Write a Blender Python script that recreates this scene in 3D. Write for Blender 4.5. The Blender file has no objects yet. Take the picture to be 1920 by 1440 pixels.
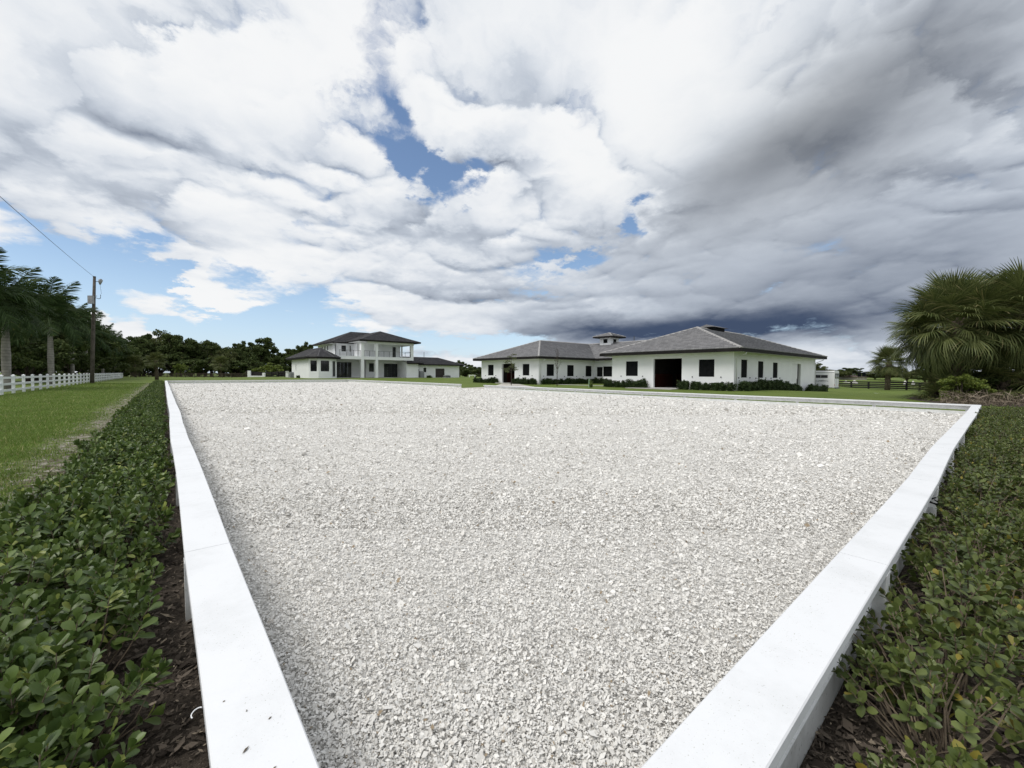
import bpy, math, random, bmesh
import numpy as np
from mathutils import Vector, Matrix, noise
R = math.radians
scene = bpy.context.scene
col = scene.collection

# ------------------------------------------------------------------ camera
# world frame: x = along the short side of the arena, y = along its long side,
# origin = the point of the ground below the camera, z up
YAW, PITCH, ROLL, FPX, CAM_Z = R(40.228), R(-1.443), R(0.248), 771.7, 1.312
cd = bpy.data.cameras.new('camera'); cam = bpy.data.objects.new('camera', cd); col.objects.link(cam)
fw = Vector((math.sin(YAW)*math.cos(PITCH), math.cos(YAW)*math.cos(PITCH), math.sin(PITCH)))
rt0 = Vector((math.cos(YAW), -math.sin(YAW), 0)); up0 = rt0.cross(fw)
rt = rt0*math.cos(ROLL) + up0*math.sin(ROLL); up = up0*math.cos(ROLL) - rt0*math.sin(ROLL)
M = Matrix((rt, up, -fw)).transposed().to_4x4(); M.translation = (0, 0, CAM_Z)
cam.matrix_world = M
cd.sensor_width = 36; cd.lens = 36*FPX/1920; cd.clip_start = 0.02; cd.clip_end = 5000
scene.camera = cam
scene.view_settings.view_transform = 'Standard'; scene.view_settings.look = 'None'
scene.view_settings.exposure = 0.12; scene.view_settings.gamma = 1
scene.render.engine = 'CYCLES'
scene.cycles.max_bounces = 6; scene.cycles.transparent_max_bounces = 6
scene.cycles.use_denoising = True

# ------------------------------------------------------------------ node helper
class X:
    """a value in a node tree; arithmetic makes Math nodes"""
    def __init__(s, nt, sock): s.nt, s.s = nt, sock
    def _m(s, op, *o, clamp=False):
        n = s.nt.nodes.new('ShaderNodeMath'); n.operation = op; n.use_clamp = clamp
        for i, v in enumerate((s,)+o):
            if isinstance(v, X): s.nt.links.new(v.s, n.inputs[i])
            else: n.inputs[i].default_value = v
        return X(s.nt, n.outputs[0])
    def __add__(s, o): return s._m('ADD', o)
    def __radd__(s, o): return s._m('ADD', o)
    def __sub__(s, o): return s._m('SUBTRACT', o)
    def __rsub__(s, o): return (s*-1.0)+o
    def __mul__(s, o): return s._m('MULTIPLY', o)
    def __rmul__(s, o): return s._m('MULTIPLY', o)
    def __truediv__(s, o): return s._m('DIVIDE', o)
    def pw(s, e): return s._m('POWER', e)
    def clamp(s): return s._m('ADD', 0.0, clamp=True)
    def ss(s, lo, hi):
        n = s.nt.nodes.new('ShaderNodeMapRange'); n.interpolation_type = 'SMOOTHSTEP'
        s.nt.links.new(s.s, n.inputs[0]); n.inputs[1].default_value = lo; n.inputs[2].default_value = hi
        return X(s.nt, n.outputs[0])
    def mx(s, o): return s._m('MAXIMUM', o)
    def mn(s, o): return s._m('MINIMUM', o)
    def exp(s): return s._m('EXPONENT')
def vec(nt, x, y, z=0.0):
    n = nt.nodes.new('ShaderNodeCombineXYZ')
    for i, v in enumerate((x, y, z)):
        if isinstance(v, X): nt.links.new(v.s, n.inputs[i])
        else: n.inputs[i].default_value = v
    return X(nt, n.outputs[0])
def fbm(nt, v, scale, detail=8, rough=.55, lac=2.0, dist=0.0, dim='3D'):
    n = nt.nodes.new('ShaderNodeTexNoise'); n.noise_dimensions = dim; nt.links.new(v.s, n.inputs['Vector'])
    n.inputs['Scale'].default_value = scale; n.inputs['Detail'].default_value = detail
    n.inputs['Roughness'].default_value = rough; n.inputs['Lacunarity'].default_value = lac
    n.inputs['Distortion'].default_value = dist
    return X(nt, n.outputs[0])
def mixc(nt, f, a, b):
    n = nt.nodes.new('ShaderNodeMix'); n.data_type = 'RGBA'
    if isinstance(f, X): nt.links.new(f.s, n.inputs[0])
    else: n.inputs[0].default_value = f
    for k, v in ((6, a), (7, b)):
        if isinstance(v, X): nt.links.new(v.s, n.inputs[k])
        else: n.inputs[k].default_value = tuple(v)+(1.0,) if len(v) == 3 else v
    return X(nt, n.outputs[2])

# ------------------------------------------------------------------ sky and sun
SUN_EL, SUN_AZ = R(57), R(-82)      # azimuth measured from +y towards +x
world = bpy.data.worlds.new('World'); scene.world = world; world.use_nodes = True
nt = world.node_tree; nt.nodes.clear()
out = nt.nodes.new('ShaderNodeOutputWorld')
sky = nt.nodes.new('ShaderNodeTexSky'); sky.sky_type = 'NISHITA'; sky.sun_disc = False
sky.sun_elevation = SUN_EL; sky.sun_rotation = SUN_AZ; sky.air_density = 1.0; sky.dust_density = 0.6; sky.ozone_density = 2.0
bg_sky = nt.nodes.new('ShaderNodeBackground'); bg_sky.inputs[1].default_value = 0.13
nt.links.new(sky.outputs[0], bg_sky.inputs[0])
tc = nt.nodes.new('ShaderNodeTexCoord')
sp = nt.nodes.new('ShaderNodeSeparateXYZ'); nt.links.new(tc.outputs['Generated'], sp.inputs[0])
dx, dy, dz = (X(nt, sp.outputs[i]) for i in range(3))
D2 = 180/math.pi
az = dx._m('ARCTAN2', dy)*D2                     # compass bearing from +y, degrees
el = dz.mn(0.9999).mx(-0.9999)._m('ARCSINE')*D2  # elevation, degrees
inv = (dz.mx(0.0)+0.24)
px, py = dx/inv, dy/inv                          # a point of the cloud layer
def puff(v, scale, detail=4.0, rough=.5):
    n = nt.nodes.new('ShaderNodeTexNoise'); n.noise_dimensions = '2D'; n.noise_type = 'RIDGED_MULTIFRACTAL'; n.normalize = True
    nt.links.new(v.s, n.inputs['Vector']); n.inputs['Scale'].default_value = scale
    n.inputs['Detail'].default_value = detail; n.inputs['Roughness'].default_value = rough
    n.inputs['Offset'].default_value = 1.0; n.inputs['Gain'].default_value = 1.0
    return 1.0 - X(nt, n.outputs[0])
P = vec(nt, px, py, 0.3)
w1 = fbm(nt, P, 1.6, 5, .55, dim='2D')-0.5
w2 = fbm(nt, vec(nt, px+7.3, py-3.1, 1.7), 1.6, 5, .55, dim='2D')-0.5
w3 = fbm(nt, vec(nt, px+17.3, py+9.1, 2.7), 6.0, 8, .62, dim='2D')-0.5
er = (el.mx(0.0)*0.04+0.16).mn(1.0)              # outlines are flatter towards the horizon
el_w = el + w1*9.0*er + w3*8.0*er
az_w = az + w2*20.0 + w3*9.0
def AZ(d):   # bearings below are given from the arena's diagonal
    return d + 40.228
def blob(a0, e0, sa, se, tilt=0.0, A=None, E=None):
    """a soft elliptic region of the sky: bearing a0, elevation e0 and their half widths, in degrees"""
    A = A or az_w; E = E or el_w
    u = A - AZ(a0); v = E - e0
    c, s = math.cos(R(tilt)), math.sin(R(tilt))
    uu, vv = (u*(c/sa) + v*(s/sa), v*(c/se) - u*(s/se)) if tilt else (u*(1/sa), v*(1/se))
    return ((uu*uu + vv*vv)*-1.0).exp()
# the cloud deck: big soft masses, and heaped puffs on them; each also sampled a little higher up, for lit tops and grey bases
qx, qy = px+w1*0.28+w3*0.14, py+w2*0.28+w3*0.14
n1 = fbm(nt, vec(nt, qx, qy, 0.0), 1.7, 4, .5, dim='2D')
n2 = fbm(nt, vec(nt, qx*0.90, qy*0.90, 0.0), 1.7, 4, .5, dim='2D')
u1 = puff(vec(nt, qx, qy, 1.0), 2.7)
u2 = puff(vec(nt, qx*0.965, qy*0.965, 1.0), 2.7)
hA = az*0.030 + w3*0.07; hE = el*0.085 + w1*0.08 + w3*0.06
h1 = puff(vec(nt, hA, hE, 3.0), 2.3)
h2 = puff(vec(nt, hA, hE+0.035, 3.0), 2.3)
g1 = fbm(nt, vec(nt, hA, hE*1.5, 6.0), 1.5, 5, .5, dim='2D')
g2 = fbm(nt, vec(nt, hA, hE*1.5+0.09, 6.0), 1.5, 5, .5, dim='2D')
hb = el.ss(26.0, 10.0)
mass = n1*(1.0-hb)+g1*hb-0.5
heap = u1*(1.0-hb)+h1*hb-0.45
emb = (n1-n2)*(1.0-hb)*1.5 + (g1-g2)*hb*1.5
emp = (u1-u2)*(1.0-hb) + (h1-h2)*hb
fine = fbm(nt, vec(nt, qx+4.4, qy+8.0), 7.0, 8, .62, dim='2D')-0.5
# clear gaps
gap = blob(-11.0, 26.0, 7.5, 2.1, -6)*1.08
gap = gap + blob(-18.5, 35, 4.6, 8, 14)*0.42 + blob(-17.0, 30.0, 2.0, 1.2, 0)*0.35
gap = gap + blob(13.0, 20.5, 2.4, 2.6, 40)*0.92 + blob(9.5, 15.5, 3.2, 1.3, 0)*0.75
gap = gap + blob(-46, 8.5, 15, 4.6, -20)*1.5 + blob(-29, 4.5, 9, 4.5, -8)*1.25
gap = gap + blob(4.0, 12.0, 6.0, 1.4, 0)*0.5 + blob(-8.0, 4.2, 16.0, 1.5, 0)*0.80 + blob(-58, 24, 5, 5, 0)*0.35
aw, ew = az+w3*9.0, el+w3*3.0+heap*2.6
little = blob(-41.0, 5.9, 6.2, 1.9, -4, aw, ew)*1.75 + blob(-35.5, 9.1, 4.2, 1.2, -6, aw, ew)*1.35 + blob(-38.5, 11.2, 2.3, 0.7, 0, aw, ew)*1.2 \
    + blob(-46.5, 4.2, 6.0, 1.4, 0, aw, ew)*1.4 + blob(-30.5, 4.2, 1.2, .6, 0, aw, ew)*1.0 + blob(-33.5, 3.0, 4.0, 0.9, 0, aw, ew)*1.0 + blob(-54.0, 12.0, 6.0, 4.0, 0, aw, ew)*0.75
cover = 1.10 + mass*0.9 + heap*0.32 + fine*1.15 - gap*1.40 + little*(1.45+heap*1.3)
cov = cover.ss(0.10, 0.80)
# thick parts: dark undersides
aw2, ew2 = az+w2*12.0+w3*2.0, el+w1*4.5*er+w3*1.0
dark = blob(32, 23.5, 19, 4.6, 12, aw2, ew2)*0.47 + blob(48, 30.5, 15, 7.0, 24, aw2, ew2)*0.36
dark = dark + blob(27, 5.6, 18, 2.2, 2, aw2, ew2)*0.78 + blob(36, 10.5, 26, 8.0, 0, aw2, ew2)*0.42
dark = dark + blob(66, 14, 30, 14, 0, aw2, ew2)*0.24 + blob(7.0, 7.0, 11.0, 4.5, 0, aw2, ew2)*0.30
dark = dark + blob(-29.0, 24.0, 17, 3.2, -9)*0.14 + blob(-12.0, 18.0, 9, 2.4, -4)*0.28 + blob(-8, 12.2, 15, 1.6, 0)*0.28 + blob(2.0, 31, 7, 6, 0)*0.18 + blob(-48, 18.5, 12, 2.0, -10)*0.26 + blob(3, 17, 8, 1.8, 0)*.18
bright = blob(14, 33, 13, 8, 25)*0.24 + blob(3.0, 20.5, 7, 4.5, 0)*0.22 + blob(15.0, 20.5, 3.0, 2.4, 0)*0.40 + blob(41, 7.0, 9, 1.3, 8, aw2, ew2)*0.22 + blob(12, 9.0, 4, 2.0, 0)*.2
calm = 1.0 - (blob(33, 25, 20, 7, 14, aw2, ew2)*0.8 + blob(36, 10, 30, 8, 0)*0.62).mn(0.85)        # the rain cloud's smooth base
lit = 0.83 - dark*0.78 + bright*0.55 - mass.mx(-0.2)*0.42*calm + emb*0.42*calm + emp*0.25*calm + heap*0.13*calm + fine*0.20*calm + little*0.05
c1 = mixc(nt, lit.ss(0.0, 0.86), (0.056, 0.082, 0.145), (0.63, 0.69, 0.775))
c1 = mixc(nt, lit.ss(0.55, 1.0), c1, (0.92, 0.93, 0.94))
grey = blob(36, 26, 20, 8, 14, aw2, ew2)
c2 = mixc(nt, grey*0.6, c1, mixc(nt, lit.ss(0.0, 0.95), (0.10, 0.108, 0.115), (0.82, 0.84, 0.85)))
# the clear sky is milky towards the horizon
milk = mixc(nt, el.ss(16.0, 0.0)*0.55, X(nt, sky.outputs[0]), (4.3, 5.6, 7.4))
nt.links.new(milk.s, bg_sky.inputs[0])
bg_cl = nt.nodes.new('ShaderNodeBackground'); bg_cl.inputs[1].default_value = 0.92
nt.links.new(c2.s, bg_cl.inputs[0])
mixs = nt.nodes.new('ShaderNodeMixShader')
nt.links.new(cov.s, mixs.inputs[0]); nt.links.new(bg_sky.outputs[0], mixs.inputs[1]); nt.links.new(bg_cl.outputs[0], mixs.inputs[2])
nt.links.new(mixs.outputs[0], out.inputs[0])
world.cycles.sampling_method = 'MANUAL'; world.cycles.sample_map_resolution = 512

sd = bpy.data.lights.new('sun', 'SUN'); sun = bpy.data.objects.new('sun', sd); col.objects.link(sun)
sd.energy = 2.1; sd.angle = R(28); sd.color = (1.0, 0.96, 0.9)
sdir = Vector((math.sin(SUN_AZ)*math.cos(SUN_EL), math.cos(SUN_AZ)*math.cos(SUN_EL), math.sin(SUN_EL)))
sun.rotation_euler = sdir.to_track_quat('Z', 'Y').to_euler(); sun.location = (0, 0, 30)

# ------------------------------------------------------------------ helpers
FW0 = Vector((math.sin(YAW), math.cos(YAW))); RT0 = Vector((math.cos(YAW), -math.sin(YAW)))
def at(u, depth):                     # photo column and distance along the view -> ground position
    r = (u-960)/FPX
    return (FW0.x + RT0.x*r)*depth, (FW0.y + RT0.y*r)*depth
def onx(u, x):
    r = (u-960)/FPX; return x*(FW0.y + RT0.y*r)/(FW0.x + RT0.x*r)
def ony(u, y):
    r = (u-960)/FPX; return y*(FW0.x + RT0.x*r)/(FW0.y + RT0.y*r)
def hz(u): return 700.6 + (u-960)*0.00433      # photo row of the horizon
def zv(u, v, depth): return CAM_Z + (hz(u)-v)*depth/FPX
def S(t): t = np.clip(t, 0, 1); return t*t*(3-2*t)

class MB:
    def __init__(s): s.v, s.f = [], []
    def face(s, *pts):
        i = len(s.v); s.v += [tuple(p) for p in pts]; s.f.append(tuple(range(i, i+len(pts)))); return s
    def box(s, x0, x1, y0, y1, z0, z1):
        i = len(s.v)
        s.v += [(x0,y0,z0),(x1,y0,z0),(x1,y1,z0),(x0,y1,z0),(x0,y0,z1),(x1,y0,z1),(x1,y1,z1),(x0,y1,z1)]
        s.f += [tuple(i+k for k in q) for q in ((3,2,1,0),(4,5,6,7),(0,1,5,4),(1,2,6,5),(2,3,7,6),(3,0,4,7))]; return s
    def hexa(s, b, t):               # bottom and top quads
        i = len(s.v); s.v += [tuple(p) for p in b]+[tuple(p) for p in t]
        s.f += [tuple(i+k for k in q) for q in ((3,2,1,0),(4,5,6,7),(0,1,5,4),(1,2,6,5),(2,3,7,6),(3,0,4,7))]; return s
    def tube(s, pts, rad, n=8, caps=True):
        pts = [Vector(p) for p in pts]; i = len(s.v); m = len(pts)
        for k, p in enumerate(pts):
            d = (pts[min(k+1, m-1)]-pts[max(k-1, 0)]).normalized()
            a = d.cross(Vector((0.13, 0.21, 1)) if abs(d.z) < .9 else Vector((1, 0.1, 0))).normalized(); b = d.cross(a)
            r = rad[k] if hasattr(rad, '__len__') else rad
            for q in range(n):
                t = 2*math.pi*q/n; s.v.append(tuple(p + (a*math.cos(t) + b*math.sin(t))*r))
        for k in range(m-1):
            for q in range(n):
                s.f.append((i+k*n+q, i+k*n+(q+1) % n, i+(k+1)*n+(q+1) % n, i+(k+1)*n+q))
        if caps:
            s.f.append(tuple(i+q for q in reversed(range(n)))); s.f.append(tuple(i+(m-1)*n+q for q in range(n)))
        return s
    def mesh(s, name, mat, smooth=False):
        me = bpy.data.meshes.new(name); me.from_pydata(s.v, [], s.f)
        bm = bmesh.new(); bm.from_mesh(me); bmesh.ops.recalc_face_normals(bm, faces=bm.faces); bm.to_mesh(me); bm.free()
        if mat: me.materials.append(mat)
        if smooth: me.polygons.foreach_set('use_smooth', [True]*len(me.polygons))
        return me
    def build(s, name, mat, parent=None, smooth=False, raw=False):
        if raw:
            me = bpy.data.meshes.new(name); me.from_pydata(s.v, [], s.f); me.materials.append(mat)
            if smooth: me.polygons.foreach_set('use_smooth', [True]*len(me.polygons))
            return link(name, me, parent)
        return link(name, s.mesh(name, mat, smooth), parent)
def np_mesh(name, V, F, mat, smooth=False):
    me = bpy.data.meshes.new(name); n, m = len(V), len(F); k = F.shape[1]
    me.vertices.add(n); me.vertices.foreach_set('co', np.ascontiguousarray(V, dtype=np.float32).ravel())
    me.loops.add(m*k); me.loops.foreach_set('vertex_index', np.ascontiguousarray(F, dtype=np.int32).ravel())
    me.polygons.add(m); me.polygons.foreach_set('loop_start', np.arange(m, dtype=np.int32)*k)
    me.polygons.foreach_set('loop_total', np.full(m, k, dtype=np.int32))
    if smooth: me.polygons.foreach_set('use_smooth', np.ones(m, dtype=bool))
    me.update(calc_edges=True); me.validate(); me.materials.append(mat); return me
def link(name, data, parent=None):
    o = bpy.data.objects.new(name, data); col.objects.link(o)
    if parent: o.parent = parent
    return o
def thing(name, label, cat, loc=(0, 0, 0), group=None, rotz=0.0):
    o = link(name, None); o.location = loc; o.rotation_euler = (0, 0, rotz); o.empty_display_size = .2
    return tag(o, label, cat, group)
def tag(o, label, cat, group=None):
    o['label'] = label; o['category'] = cat
    if group: o['group'] = group
    return o
def kind(o, k, label=None):
    o['kind'] = k
    if label: o['label'] = label
    return o
def copy_tree(o, parent=None):
    c = o.copy(); col.objects.link(c); c.parent = parent
    if parent: c.matrix_parent_inverse = o.matrix_parent_inverse.copy()
    for ch in o.children: copy_tree(ch, c)
    return c

# ------------------------------------------------------------------ materials
def new_mat(name, rough=.7, spec=.3):
    m = bpy.data.materials.new(name); m.use_nodes = True; t = m.node_tree; b = t.nodes['Principled BSDF']
    b.inputs['Roughness'].default_value = rough; b.inputs['Specular IOR Level'].default_value = spec
    return m, t, b
def coords(t, which='Object'):
    if which == 'World':
        n = t.nodes.new('ShaderNodeNewGeometry'); return X(t, n.outputs['Position'])
    n = t.nodes.new('ShaderNodeTexCoord'); return X(t, n.outputs[which])
def setcol(t, b, x):
    t.links.new(x.s, b.inputs['Base Color'])
def bump(t, b, h, strength=.3, dist=.02):
    n = t.nodes.new('ShaderNodeBump'); n.inputs['Strength'].default_value = strength; n.inputs['Distance'].default_value = dist
    t.links.new(h.s, n.inputs['Height']); t.links.new(n.outputs[0], b.inputs['Normal'])
def island(t): n = t.nodes.new('ShaderNodeNewGeometry'); return X(t, n.outputs['Random Per Island'])
def orand(t): n = t.nodes.new('ShaderNodeObjectInfo'); return X(t, n.outputs['Random'])
def simple(name, c1, c2=None, scale=3.0, rough=.7, spec=.3, bscale=0, bstr=.2, bdist=.01, space='World', detail=5):
    m, t, b = new_mat(name, rough, spec); co = coords(t, space)
    if c2 is None: b.inputs['Base Color'].default_value = tuple(c1)+(1,)
    else: setcol(t, b, mixc(t, fbm(t, co, scale, detail, .6).ss(.3, .7), c1, c2))
    if bscale: bump(t, b, fbm(t, co, bscale, 6, .65), bstr, bdist)
    return m
def leafmat(name, c1, c2, c3=None, rough=.45, spec=.4, trans=.22, tcol=None, per='island', pale=.06):
    m, t, b = new_mat(name, rough, spec)
    r = island(t) if per == 'island' else orand(t)
    c = mixc(t, r.ss(0., 1.), c1, c2)
    if c3: c = mixc(t, r.ss(1.0-pale-.02, 1.0-pale+.02), c, c3)
    big = fbm(t, coords(t, 'World'), .9, 3, .5)
    hsv = t.nodes.new('ShaderNodeHueSaturation'); t.links.new(c.s, hsv.inputs['Color'])
    t.links.new((big*0.7+0.65).s, hsv.inputs['Value'])
    t.links.new(hsv.outputs[0], b.inputs['Base Color'])
    if trans:
        tr = t.nodes.new('ShaderNodeBsdfTranslucent'); t.links.new(hsv.outputs[0], tr.inputs[0])
        mx = t.nodes.new('ShaderNodeMixShader'); mx.inputs[0].default_value = trans
        t.links.new(b.outputs[0], mx.inputs[1]); t.links.new(tr.outputs[0], mx.inputs[2])
        t.links.new(mx.outputs[0], t.nodes['Material Output'].inputs[0])
    return m

# lawn: mown grass, duller and browner in patches, with bare sandy soil beside the hedges
m_lawn, t, b = new_mat('lawn', .85, .15); co = coords(t, 'World')
g = mixc(t, fbm(t, co, .35, 5, .6).ss(.3, .7), (.084, .132, .022), (.130, .174, .036))
g = mixc(t, fbm(t, co, 2.2, 6, .65).ss(.35, .75)*.6, g, (.160, .180, .048))
g = mixc(t, fbm(t, co, 26, 6, .7).ss(.40, .75)*.55, g, (.045, .068, .014))
spx = t.nodes.new('ShaderNodeSeparateXYZ'); t.links.new(co.s, spx.inputs[0]); wx, wy = X(t, spx.outputs[0]), X(t, spx.outputs[1])
stripe = (((wx*0.94+wy*0.12)*3.4)._m('SINE')*0.5+0.5).ss(.2, .8)
g = mixc(t, stripe*.22, g, (.105, .155, .036))
nz = fbm(t, co, 1.3, 7, .65)-.5
soilmask = ((wx+nz*1.6).ss(-1.95, -1.35))*((wx*-1.0).ss(-.6, -.2))*(wy.ss(70., 60.))
soilmask = soilmask.mx(((wy+nz*1.3).ss(-1.9, -1.1))*((wx+nz*2.0).ss(-.5, 1.))*(wx.ss(24., 18.))*(wy.ss(.4, .0)))
soil = mixc(t, fbm(t, co, 6., 8, .72).ss(.42, .60), (.085, .068, .045), (.46, .43, .38))
g = mixc(t, (soilmask*fbm(t, co, 5., 7, .7).ss(.38, .56)), g, soil)
g = mixc(t, soilmask*fbm(t, co, 17., 5, .7).ss(.45, .62)*.7, g, (.10, .085, .045))
setcol(t, b, g); bump(t, b, fbm(t, co, 45, 6, .75), .9, .03)
m_blade = leafmat('grass_blade', (.108, .180, .030), (.185, .262, .055), (.36, .34, .15), .6, .2, .25, pale=.10)

# footing: pale felt-like chips
def footing_mat(name, isl):
    m, t, b = new_mat(name, .9, .15); co = coords(t, 'World')
    v = t.nodes.new('ShaderNodeTexVoronoi'); v.feature = 'F1'; v.inputs['Scale'].default_value = 26; v.inputs['Randomness'].default_value = 1
    wv = t.nodes.new('ShaderNodeVectorMath'); wv.operation = 'ADD'; t.links.new(co.s, wv.inputs[0])
    dn = t.nodes.new('ShaderNodeTexNoise'); dn.inputs['Scale'].default_value = 14; dn.inputs['Detail'].default_value = 4; t.links.new(co.s, dn.inputs['Vector'])
    sc = t.nodes.new('ShaderNodeVectorMath'); sc.operation = 'SCALE'; sc.inputs['Scale'].default_value = .07; t.links.new(dn.outputs[1], sc.inputs[0]); t.links.new(sc.outputs[0], wv.inputs[1])
    t.links.new(wv.outputs[0], v.inputs['Vector'])
    cellr = X(t, v.outputs['Color']); d = X(t, v.outputs['Distance'])
    n = fbm(t, co, 75, 5, .7); big = fbm(t, co, .5, 4, .6)
    c = mixc(t, (n*.6+big*.4).ss(.36, .66), (.60, .585, .555), (.745, .73, .695))
    if isl: c = mixc(t, island(t).ss(0, 1), (.645, .630, .600), (.805, .79, .755))
    else:
        c = mixc(t, d.ss(.35, .75)*.45, c, (.42, .41, .395))  # gaps between chips darkened in the colour, as crevice shade
    if isl: c = mixc(t, island(t).ss(.985, .99), c, (.30, .24, .17))
    setcol(t, b, c)
    bump(t, b, (n*.7 - d*1.0) if not isl else n, .6 if not isl else .4, .03 if not isl else .006)
    return m
m_foot, m_chip = footing_mat('arena_footing', False), footing_mat('footing_chip', True)

# white painted timber with mildew at its edges, dirt specks and faint grain
m_wood, t, b = new_mat('white_painted_timber', .55, .35); co = coords(t, 'World')
c = mixc(t, fbm(t, co, 2.5, 7, .7).ss(.42, .72)*.6, (.72, .73, .745), (.60, .61, .62))
c = mixc(t, fbm(t, co, 190, 2, .5).ss(.66, .74)*fbm(t, co, 5, 3, .6).ss(.42, .58)*.9, c, (.32, .32, .25))
c = mixc(t, fbm(t, co, 26, 5, .7).ss(.66, .72)*fbm(t, co, 1.3, 2, .5).ss(.45, .6)*.7, c, (.34, .35, .34))
setcol(t, b, c); bump(t, b, fbm(t, co, 120, 5, .6), .12, .003)
m_wood_side, t, b = new_mat('weathered_white_timber', .7, .25); co = coords(t, 'World')
c = mixc(t, fbm(t, co, 6, 6, .65).ss(.35, .75)*.7, (.76, .77, .77), (.50, .51, .49))
c = mixc(t, fbm(t, co, 34, 5, .7).ss(.58, .72)*.6, c, (.24, .24, .20))
setcol(t, b, c); bump(t, b, fbm(t, co, 60, 6, .65), .25, .004)

m_stucco = simple('white_stucco', (.83, .845, .85), (.78, .795, .805), .8, .85, .2, 18, .35, .012)
m_trim = simple('white_trim_paint', (.80, .81, .82), (.74, .75, .76), 2, .6)
m_soffit = simple('soffit_paint', (.66, .67, .67), (.60, .61, .61), 2, .7)
m_fascia = simple('dark_bronze_fascia', (.012, .011, .011), (.020, .018, .018), 2, .7, .12)
m_black = simple('black_shutter_paint', (.006, .007, .008), (.011, .012, .013), 3, .8, .08, 30, .2, .004)
m_glass, t, b = new_mat('dark_window_glass', .08, .6); b.inputs['Base Color'].default_value = (.008, .010, .012, 1)
m_brownmetal = simple('brown_garage_panel', (.035, .028, .026), (.048, .040, .036), 2, .5)
m_interior = simple('dark_aisle_lining', (.035, .03, .028), (.02, .018, .016), 2, .9)  # near-black colour stands in for the darkness inside the aisles
m_stall = simple('mahogany_stall_board', (.07, .018, .012), (.045, .012, .008), 4, .5, .35)
m_metal = simple('grey_metal', (.33, .34, .35), (.25, .26, .27), 5, .45, .5)
m_darkmetal = simple('dark_grey_metal', (.06, .065, .07), (.09, .095, .10), 5, .5, .4)
m_concrete = simple('pale_concrete', (.42, .41, .39), (.33, .32, .30), 1.5, .9, .15, 20, .3, .01)
m_sandpath = simple('pale_sand', (.50, .48, .44), (.37, .35, .31), 1.0, .95, .1, 12, .5, .02)
def tile_mat(name, c1, c2):
    m, t, b = new_mat(name, .75, .25); co = coords(t, 'World')
    c = mixc(t, island(t), c1, c2)
    c = mixc(t, fbm(t, co, 1.2, 5, .6).ss(.4, .75)*.35, c, tuple(v*.72 for v in c1))
    setcol(t, b, c); bump(t, b, fbm(t, co, 22, 5, .7), .35, .01); return m
m_tile = tile_mat('grey_concrete_tile', (.165, .165, .172), (.240, .238, .245))
m_tile_dark = tile_mat('charcoal_roof_tile', (.050, .050, .055), (.088, .086, .090))
m_mortar = simple('pale_ridge_tile', (.30, .295, .29), (.40, .39, .38), 3, .85, .2, 14, .4, .01)
m_vinyl = simple('white_vinyl', (.78, .80, .81), (.70, .72, .73), .6, .45, .35)
m_blackfence = simple('black_creosote_board', (.012, .012, .014), (.030, .028, .027), 2, .8, .2)
m_brownfence = simple('weathered_brown_board', (.045, .036, .028), (.085, .068, .052), 2, .85, .15)
m_pole = simple('weathered_pole_timber', (.13, .115, .10), (.075, .066, .058), 3, .9, .15, 9, .5, .02)
m_bark = simple('grey_brown_bark', (.085, .072, .058), (.045, .038, .03), 5, .95, .1, 7, .8, .05)
m_twig = simple('pale_twig_bark', (.22, .18, .13), (.13, .10, .075), 30, .85, .15)
m_mulchbed = simple('brown_mulch', (.042, .035, .029), (.105, .087, .070), 14, .95, .1, 40, .9, .04)
m_mulch, t, b = new_mat('bark_chip', .9, .15)
c = mixc(t, island(t), (.032, .026, .021), (.150, .124, .100)); c = mixc(t, island(t).ss(.93, .96), c, (.30, .25, .19)); setcol(t, b, c)
# palm trunks: pale rings
m_royal, t, b = new_mat('royal_palm_trunk', .85, .2); co = coords(t, 'Object')
spz = t.nodes.new('ShaderNodeSeparateXYZ'); t.links.new(co.s, spz.inputs[0])
zz = X(t, spz.outputs[2]); rings = ((zz + fbm(t, co, 1.2, 3, .5)*.15)*26.0)._m('SINE')*.5+.5
c = mixc(t, fbm(t, co, 2.2, 6, .65).ss(.35, .7), (.30, .285, .26), (.18, .17, .155))
c = mixc(t, rings.ss(.8, 1.0)*.45, c, (.085, .078, .068)); setcol(t, b, c); bump(t, b, fbm(t, co, 14, 5, .6), .35, .02)
m_sabaltrunk = simple('sabal_trunk_fibre', (.165, .135, .105), (.07, .056, .042), 6, .95, .1, 16, .9, .04, 'Object')
m_boot = simple('dead_frond_base', (.24, .20, .155), (.12, .095, .07), 5, .9, .1, 18, .5, .02)
m_shaft = simple('green_crownshaft', (.085, .115, .045), (.05, .075, .03), 3, .5, .4)
m_royalfrond = leafmat('royal_palm_leaflet', (.026, .050, .016), (.055, .088, .028), (.10, .11, .04), .6, .14, .18)
m_sabalfrond = leafmat('sabal_palm_blade', (.080, .104, .034), (.175, .190, .070), (.30, .27, .13), .5, .25, .22, pale=.08)
m_sabaldead = leafmat('dead_palm_blade', (.30, .25, .18), (.18, .14, .095), None, .85, .1, .15)
m_oak = leafmat('oak_leaf', (.046, .070, .022), (.092, .120, .038), (.135, .15, .055), .6, .14, .2)
m_oak2 = leafmat('warm_leaf', (.060, .078, .026), (.110, .124, .044), (.15, .145, .06), .6, .14, .2)
m_lime = leafmat('lime_leaf', (.10, .145, .025), (.17, .205, .04), None, .5, .3, .25)
m_podo = leafmat('podocarpus_leaf', (.026, .046, .018), (.055, .082, .030), (.09, .12, .045), .6, .14, .1)
m_hedge = leafmat('hedge_leaf', (.052, .090, .020), (.120, .175, .040), (.25, .29, .07), .42, .4, .18, pale=.07)
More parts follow.
